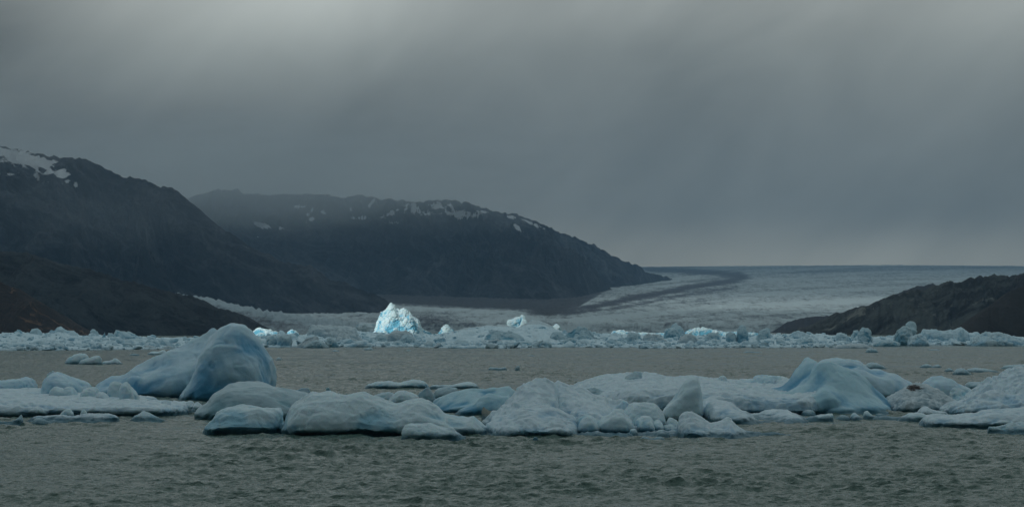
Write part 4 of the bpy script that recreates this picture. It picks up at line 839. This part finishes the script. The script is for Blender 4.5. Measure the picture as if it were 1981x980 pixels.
# sunlit cliffs at the foot of the glacier
far_ice('ice_wall', 'thin sunlit white row of ice blocks along the glacier foot', [(1322, 646), (1327, 637), (1340, 635), (1355, 634), (1372, 635), (1385, 637), (1395, 641), (1410, 640), (1430, 641), (1460, 642), (1475, 646)], 1480, 14, i_lit, 'steep', 1.0, 321, emin=.6)
far_ice('ice_wall', 'faint sunlit white strip of ice between the grey blue dome and the sunlit row', [(1225, 646), (1235, 642), (1260, 643), (1290, 643), (1300, 647)], 1470, 10, i_lit, 'steep', .8, 322, emin=.6)
for k, (p, d, dp, mt, sec, lb) in enumerate([
    ([(24, 654), (29, 640), (34, 636), (38, 634), (43, 640), (46, 654)], 1150, 9, i_farblue, 'steep', 'small upright blue block at the far left belt'),
    ([(58, 654), (61, 637), (67, 634), (74, 635), (79, 642), (82, 654)], 1150, 9, i_farblue, 'round', 'rounded blue block second from the left on the far belt'),
    ([(80, 656), (95, 642), (104, 636), (112, 631), (116, 628), (120, 632), (132, 637), (145, 640), (153, 650)], 1120, 20, i_far, 'tent', 'broad jagged peak on the far left belt'),
    ([(172, 656), (175, 642), (177, 635), (183, 636), (189, 642), (190, 656)], 1130, 7, i_farblue, 'steep', 'square topped ice tooth left of the pointed one'),
    ([(193, 656), (199, 645), (203, 638), (205, 646), (206, 656)], 1130, 5, i_farblue, 'tent', 'thin pointed ice tooth on the far left belt'),
    ([(207, 656), (209, 642), (218, 644), (222, 648)], 1130, 5, i_farblue, 'steep', 'low ice tooth right after the thin pointed one'),
    ([(221, 656), (222, 638), (228, 638), (235, 641), (250, 642), (262, 646), (275, 652)], 1120, 12, i_farblue, 'steep', 'flat topped blue block at the start of the long downslope of the left belt'),
    ([(200, 670), (215, 664), (235, 658), (255, 655), (272, 656), (285, 664), (292, 670)], 900, 20, i_farblue, 'round', 'long low blue back of ice near the water on the left belt'),
    ([(280, 668), (285, 656), (300, 658), (325, 666), (345, 670)], 880, 16, i_farblue, 'slope', 'blue wedge sloping right beside the long low blue back'),
    ([(190, 676), (200, 669), (240, 668), (278, 669), (290, 675)], 830, 8, i_far, 'steep', 'flat white ledge in front of the long low blue back'),
    ([(276, 676), (282, 668), (290, 667), (300, 671), (310, 675)], 820, 6, i_fargrey, 'round', 'small grey hump at the right end of the flat white ledge'),
    ([(308, 675), (318, 670), (326, 667), (335, 672), (338, 675)], 820, 6, i_fargrey, 'tent', 'low grey pyramid next to the small grey hump on the left'),
    ([(58, 668), (66, 660), (76, 658), (88, 661), (95, 668)], 900, 9, i_farblue, 'round', 'rounded lump in the lower part of the far left belt'),
    ([(94, 668), (104, 661), (110, 657), (118, 664), (125, 670)], 880, 8, i_far, 'tent', 'little peak low in the far left belt'),
    ([(30, 672), (45, 664), (60, 664), (80, 670), (100, 674)], 860, 10, i_farblue, 'round', 'low dark blue hump just above the far left waterline'),
    ([(516, 662), (519, 650), (530, 646), (538, 650), (540, 670)], 900, 9, i_farblue, 'steep', 'blue shaded block partly behind the tall iceberg\'s right side'),
    ([(537, 668), (538, 647), (548, 645), (560, 646), (564, 648), (563, 668)], 895, 8, i_far, 'steep', 'square block with a flat top right of the tall iceberg'),
    ([(575, 672), (585, 660), (597, 652), (610, 649), (621, 648), (622, 656), (616, 672)], 870, 9, i_fargrey, 'slope', 'tilted slab leaning left near the waterline under the dark plateau'),
    ([(584, 673), (598, 662), (612, 657), (625, 661), (635, 671)], 855, 6, i_farblue, 'round', 'ribbed fan shaped block in front of the tilted slab'),
    ([(628, 668), (632, 655), (640, 651), (648, 656), (655, 668)], 890, 8, i_farblue, 'steep', 'upright blue chunk right of the fan shaped block'),
    ([(596, 652), (602, 632), (620, 630), (650, 631), (680, 633), (690, 640), (695, 652)], 1060, 22, i_fargrey, 'under', 'dark streaked flat plateau of ice over the belt left of the sunlit iceberg'),
    ([(648, 660), (655, 642), (668, 638), (685, 645), (700, 655), (708, 668)], 990, 18, i_fargrey, 'slope', 'dirty brown streaked mound below the dark plateau'),
    ([(668, 670), (690, 660), (705, 658), (715, 664), (722, 670)], 900, 10, i_far, 'round', 'low white hummock right of the brown streaked mound'),
    ([(722, 668), (730, 655), (738, 648), (752, 644), (760, 640), (785, 638), (795, 645), (800, 655)], 1010, 16, i_fargrey, 'steep', 'grey flat topped block right below the sunlit iceberg'),
    ([(772, 662), (778, 652), (786, 645), (794, 648), (802, 656), (808, 662)], 960, 10, i_farblue, 'round', 'blue rounded boulder right below the sunlit iceberg'),
    ([(725, 656), (730, 648), (738, 645), (745, 648), (748, 656)], 1000, 8, i_farblue, 'round', 'small blue boulder below the sunlit iceberg\'s left foot'),
    ([(755, 668), (762, 660), (770, 657), (780, 664), (785, 668)], 920, 8, i_farblue, 'round', 'small blue boulder low near the water below the sunlit iceberg'),
    ([(870, 668), (878, 660), (888, 657), (900, 659), (912, 664), (918, 668)], 905, 12, i_farblue, 'round', 'wide smooth blue hump near the waterline left of the ribbed ice face'),
    ([(863, 675), (868, 668), (876, 666), (885, 668), (895, 671), (910, 668), (930, 668), (950, 672), (965, 675)], 845, 9, i_far, 'round', 'long lumpy floe floating at the belt\'s front edge below the central mound'),
    ([(934, 664), (938, 648), (950, 640), (968, 638), (985, 640), (1000, 644), (1012, 650), (1020, 664)], 980, 16, i_farblue, 'slope', 'ribbed dark blue ice face at the foot of the central mound'),
    ([(860, 650), (880, 638), (910, 632), (940, 629), (975, 627), (990, 632), (1010, 645)], 1180, 40, i_fargrey, 'slope', 'long grey mound rising left of centre in the belt'),
    ([(985, 650), (1000, 634), (1015, 626), (1030, 621), (1045, 621), (1060, 626), (1070, 635), (1080, 650)], 1180, 36, i_fargrey, 'round', 'rounded grey summit mound right of the tilted sunlit cube'),
    ([(975, 668), (985, 662), (1015, 660), (1035, 662), (1040, 669)], 880, 8, i_farblue, 'round', 'smooth greenish slab near the water below the central mound'),
    ([(1045, 668), (1050, 660), (1060, 659), (1067, 664), (1067, 669)], 880, 6, i_farblue, 'steep', 'small dark green blue block right of the smooth greenish slab'),
    ([(1062, 660), (1068, 645), (1076, 640), (1085, 641), (1092, 648), (1096, 658)], 1000, 10, i_farblue, 'steep', 'craggy blue block left of the pale blue dome'),
    ([(1088, 656), (1097, 642), (1108, 635), (1118, 631), (1128, 632), (1138, 638), (1148, 648), (1152, 657)], 1020, 16, i_farblue, 'tent', 'big pale blue dome with vertical ribs right of the central mound'),
    ([(1085, 664), (1092, 656), (1105, 652), (1112, 655), (1118, 662)], 930, 10, i_farblue, 'round', 'rounded boulder in front of the ribbed pale blue dome'),
    ([(1112, 664), (1120, 656), (1130, 655), (1140, 661), (1150, 666)], 920, 9, i_far, 'round', 'low white boulder right of the rounded one before the ribbed dome'),
    ([(1210, 662), (1213, 648), (1220, 643), (1232, 644), (1240, 650), (1245, 662)], 980, 10, i_farblue, 'steep', 'squarish blue block in the middle right belt'),
    ([(1238, 663), (1244, 650), (1255, 645), (1268, 646), (1280, 651), (1290, 662)], 970, 12, i_fargrey, 'slope', 'grey wedge with a dark blue notch in the middle right belt'),
    ([(1283, 654), (1286, 637), (1294, 633), (1304, 634), (1312, 638), (1318, 652)], 1080, 11, i_farblue, 'round', 'rounded blue tower in the middle right belt'),
    ([(1294, 640), (1300, 626), (1308, 623), (1315, 628), (1322, 640)], 1250, 10, i_farblue, 'round', 'faint blue knob rising behind the rounded blue tower'),
    ([(1310, 663), (1318, 652), (1326, 646), (1335, 643), (1343, 648), (1352, 658), (1356, 663)], 950, 14, i_fargrey, 'round', 'plain grey blue dome below the sunlit row'),
    ([(1362, 656), (1366, 646), (1378, 642), (1390, 641), (1392, 654)], 1000, 10, i_farblue, 'steep', 'low flat block right of the plain grey blue dome'),
    ([(1404, 658), (1406, 645), (1412, 642), (1422, 644), (1424, 657)], 990, 6, i_farblue, 'steep', 'small squared block left of the tall ice tooth'),
    ([(1422, 656), (1425, 640), (1430, 631), (1436, 628), (1442, 632), (1447, 642), (1449, 656)], 990, 8, i_farblue, 'steep', 'tall upright ice tooth in the right middle belt'),
    ([(1463, 655), (1466, 640), (1475, 636), (1485, 635), (1491, 638), (1488, 654)], 1010, 9, i_farblue, 'steep', 'tilted pale cube at the foot of the right shore rocks'),
    ([(1520, 650), (1535, 640), (1545, 638), (1560, 644), (1575, 650)], 1080, 16, i_far, 'tent', 'low broad white heap before the right shore rocks'),
    ([(1535, 668), (1550, 656), (1570, 653), (1578, 668)], 910, 10, i_farblue, 'steep', 'dark blue flat block near the waterline on the right belt'),
    ([(1600, 676), (1620, 668), (1645, 664), (1670, 665), (1688, 672)], 850, 14, i_fargrey, 'round', 'long flat grey floe at the belt\'s front edge on the right'),
    ([(1616, 658), (1619, 643), (1627, 641), (1638, 645), (1648, 656)], 1000, 9, i_far, 'steep', 'white heap left of the pair of blocks before the right hill'),
    ([(1649, 650), (1651, 638), (1662, 637), (1665, 642), (1663, 650)], 1050, 7, i_farblue, 'steep', 'small square pale block, left of the pair before the right hill'),
    ([(1662, 656), (1665, 640), (1670, 634), (1678, 635), (1685, 641), (1686, 656)], 1000, 8, i_farblue, 'steep', 'larger blue block, right of the pair before the right hill'),
    ([(1730, 662), (1734, 642), (1742, 635), (1753, 632), (1762, 638), (1768, 660)], 980, 11, i_farblue, 'round', 'deep blue rounded boulder left of the highest one on the right belt'),
    ([(1752, 640), (1754, 628), (1762, 624), (1772, 626), (1779, 633), (1776, 645), (1770, 655)], 990, 9, i_farblue, 'round', 'highest blue boulder perched on the right belt'),
    ([(1755, 664), (1762, 650), (1775, 644), (1790, 648), (1796, 662)], 960, 10, i_far, 'slope', 'white crag right below the highest blue boulder'),
    ([(1778, 655), (1784, 638), (1796, 636), (1812, 635), (1828, 638), (1845, 637), (1858, 634), (1866, 638), (1875, 650)], 1060, 18, i_far, 'steep', 'crenellated white wall of ice before the black rock slope'),
    ([(1853, 650), (1857, 636), (1864, 634), (1866, 645)], 1040, 6, i_farblue, 'steep', 'small upright knob at the right end of the crenellated wall'),
    ([(1870, 668), (1885, 650), (1905, 642), (1925, 641), (1950, 646), (1975, 654), (1985, 668)], 960, 18, i_far, 'slope', 'long white bank of ice falling right at the right end of the belt'),
    ([(1690, 665), (1705, 658), (1725, 657), (1740, 663)], 930, 10, i_farblue, 'round', 'low blue back of ice before the deep blue boulder'),
    ([(685, 634), (690, 624), (700, 622), (712, 624), (724, 624), (732, 634)], 1700, 20, i_fargrey, 'steep', 'dirty grey jagged rubble heap behind, left of the sunlit iceberg')]):
    far_ice('ice_block' if dp < 12 else 'iceberg', lb, p, d, dp, mt, sec, .3 if dp >= 30 else .65, 330 + k, rough=.5 if dp >= 30 else .9)

# ---- hundreds of small blocks in the belt: eight shapes, each copy an object of its own
def chunk_mesh(seed):
    rng = np.random.default_rng(seed); P = rng.normal(size=(16, 3)); P /= np.linalg.norm(P, axis=1)[:, None]; P *= rng.uniform(.75, 1.1, (16, 1)); P[:, 2] *= rng.uniform(.55, .9); P[:, 2] = np.maximum(P[:, 2], -.35)
    bm = bmesh.new(); vs = [bm.verts.new(p) for p in P]; bmesh.ops.convex_hull(bm, input=vs); bm.verts.ensure_lookup_table()
    bm.verts.index_update(); V = np.array([v.co[:] for v in bm.verts]); F = [tuple(v.index for v in f.verts) for f in bm.faces]; bm.free()
    me = remesh([(V, F)], .085); weather(me, 1.2, seed, 1.2, .9); me.name = 'ice_rubble_block'
    return me
protos = []
for k in range(9):
    me = chunk_mesh(500 + k); me.materials.clear(); me.materials.append([i_far, i_farblue, i_fargrey][k % 3 if k < 6 else 0]); protos.append(me)
rng = random.Random(11); cnt = 0
KL = {0: 'pale white', 1: 'blue', 2: 'dull grey'}
for i in range(240):
    px = rng.uniform(-20, 2000); f0 = float(np.interp(px, *np.array(FRONT).T)); s0 = float(np.interp(px, *np.array(SKYL).T))
    v = rng.random() ** 1.2
    d0 = float(dist(f0)); d = d0 + (1235 - d0) * v + 2
    zs = CAMH + (HZ - s0) / FPX * 1200 - 2.0
    z = 0.1 + (zs - .55) * float(sstep(.12, .92, np.array(v))) + 0.2
    s = rng.uniform(1.2, 2.9) * (1.0 if rng.random() < .85 else 1.5)
    me = protos[rng.randrange(9)]; o = bpy.data.objects.new('ice_rubble_block', me); COL.objects.link(o)
    o.location = ((px - CX) / FPX * d, d, z); o.scale = (s * rng.uniform(.9, 1.6), s, s * rng.uniform(.7, 1.15)); o.rotation_euler = (rng.uniform(-.3, .3), rng.uniform(-.3, .3), rng.uniform(0, 6.28))
    col = KL[[0, 1, 2, 0, 1, 2, 0, 0, 0][protos.index(me)]]
    where = 'far left' if px < 500 else 'left middle' if px < 990 else 'right middle' if px < 1500 else 'far right'
    row = 'along the waterline' if v < .33 else 'halfway up' if v < .7 else 'along the top'
    tag(o, f'small {col} ice block {row} of the far belt, {where}', 'ice block', f'small {col} ice blocks {row} of the far belt, {where}')

# ------------------------------------------------------------------ the air
def build_haze():
    x0, x1, y0, y1, z0, z1 = -15000, 15000, -2000, 18500, -7.5, 900
    V = [(x0, y0, z0), (x1, y0, z0), (x1, y1, z0), (x0, y1, z0), (x0, y0, z1), (x1, y0, z1), (x1, y1, z1), (x0, y1, z1)]
    F = [(0, 3, 2, 1), (4, 5, 6, 7), (0, 1, 5, 4), (1, 2, 6, 5), (2, 3, 7, 6), (3, 0, 4, 7)]
    nt = NT('haze_air')
    vol = nt.n('VolumePrincipled', {'Color': (0.40, 0.68, 1.0), 'Density': HAZE, 'Anisotropy': 0.0}).outputs[0]
    m = nt.out(None, vol); m.cycles.homogeneous_volume = True
    o = link('haze', raw_mesh('haze', np.array(V, float), F, False), m); tag(o, 'thin grey blue haze', kind='stuff')
HAZE = 4.6e-5
build_haze()

def mist_mat(amount):
    nt = NT('mist_air')
    oc = nt.n('TexCoord').outputs['Object']
    r = nt.math('ADD', nt.n('VectorMath', {0: oc}, operation='LENGTH').outputs['Value'], nt.math('MULTIPLY', nt.math('SUBTRACT', nt.noise(oc, 2.2, 3, 0.6), 0.5), 0.9))
    dens = nt.math('MULTIPLY', nt.math('POWER', nt.math('SUBTRACT', 1.0, nt.step(r, 0.0, 0.95)), 1.2), amount)
    return nt.out(None, nt.n('VolumePrincipled', {'Color': (0.85, 0.95, 1.0), 'Density': dens}).outputs[0])
def build_mist():
    """faint rain cloud hanging before the summits: soft round volumes that thin out to nothing at their rims"""
    bm = bmesh.new(); bmesh.ops.create_icosphere(bm, subdivisions=4, radius=1.0)
    P = np.array([v.co[:] for v in bm.verts]); fs = [tuple(v.index for v in f.verts) for f in bm.faces]; bm.free()
    for px, py, d, rx, ry, rz, am in [(500, 340, 5450, 1000, 420, 210, 3.2e-3), (200, 400, 3500, 330, 90, 110, 1.1e-3), (-40, 260, 3400, 420, 140, 80, 1.6e-3)]:
        o = link('mist', raw_mesh('mist', P, fs), mist_mat(am)); o.location = tuple(float(q) for q in place(px, py, d)); o.scale = (rx, ry, rz)
        tag(o, 'faint rain cloud veiling the summits', kind='stuff')
build_mist()
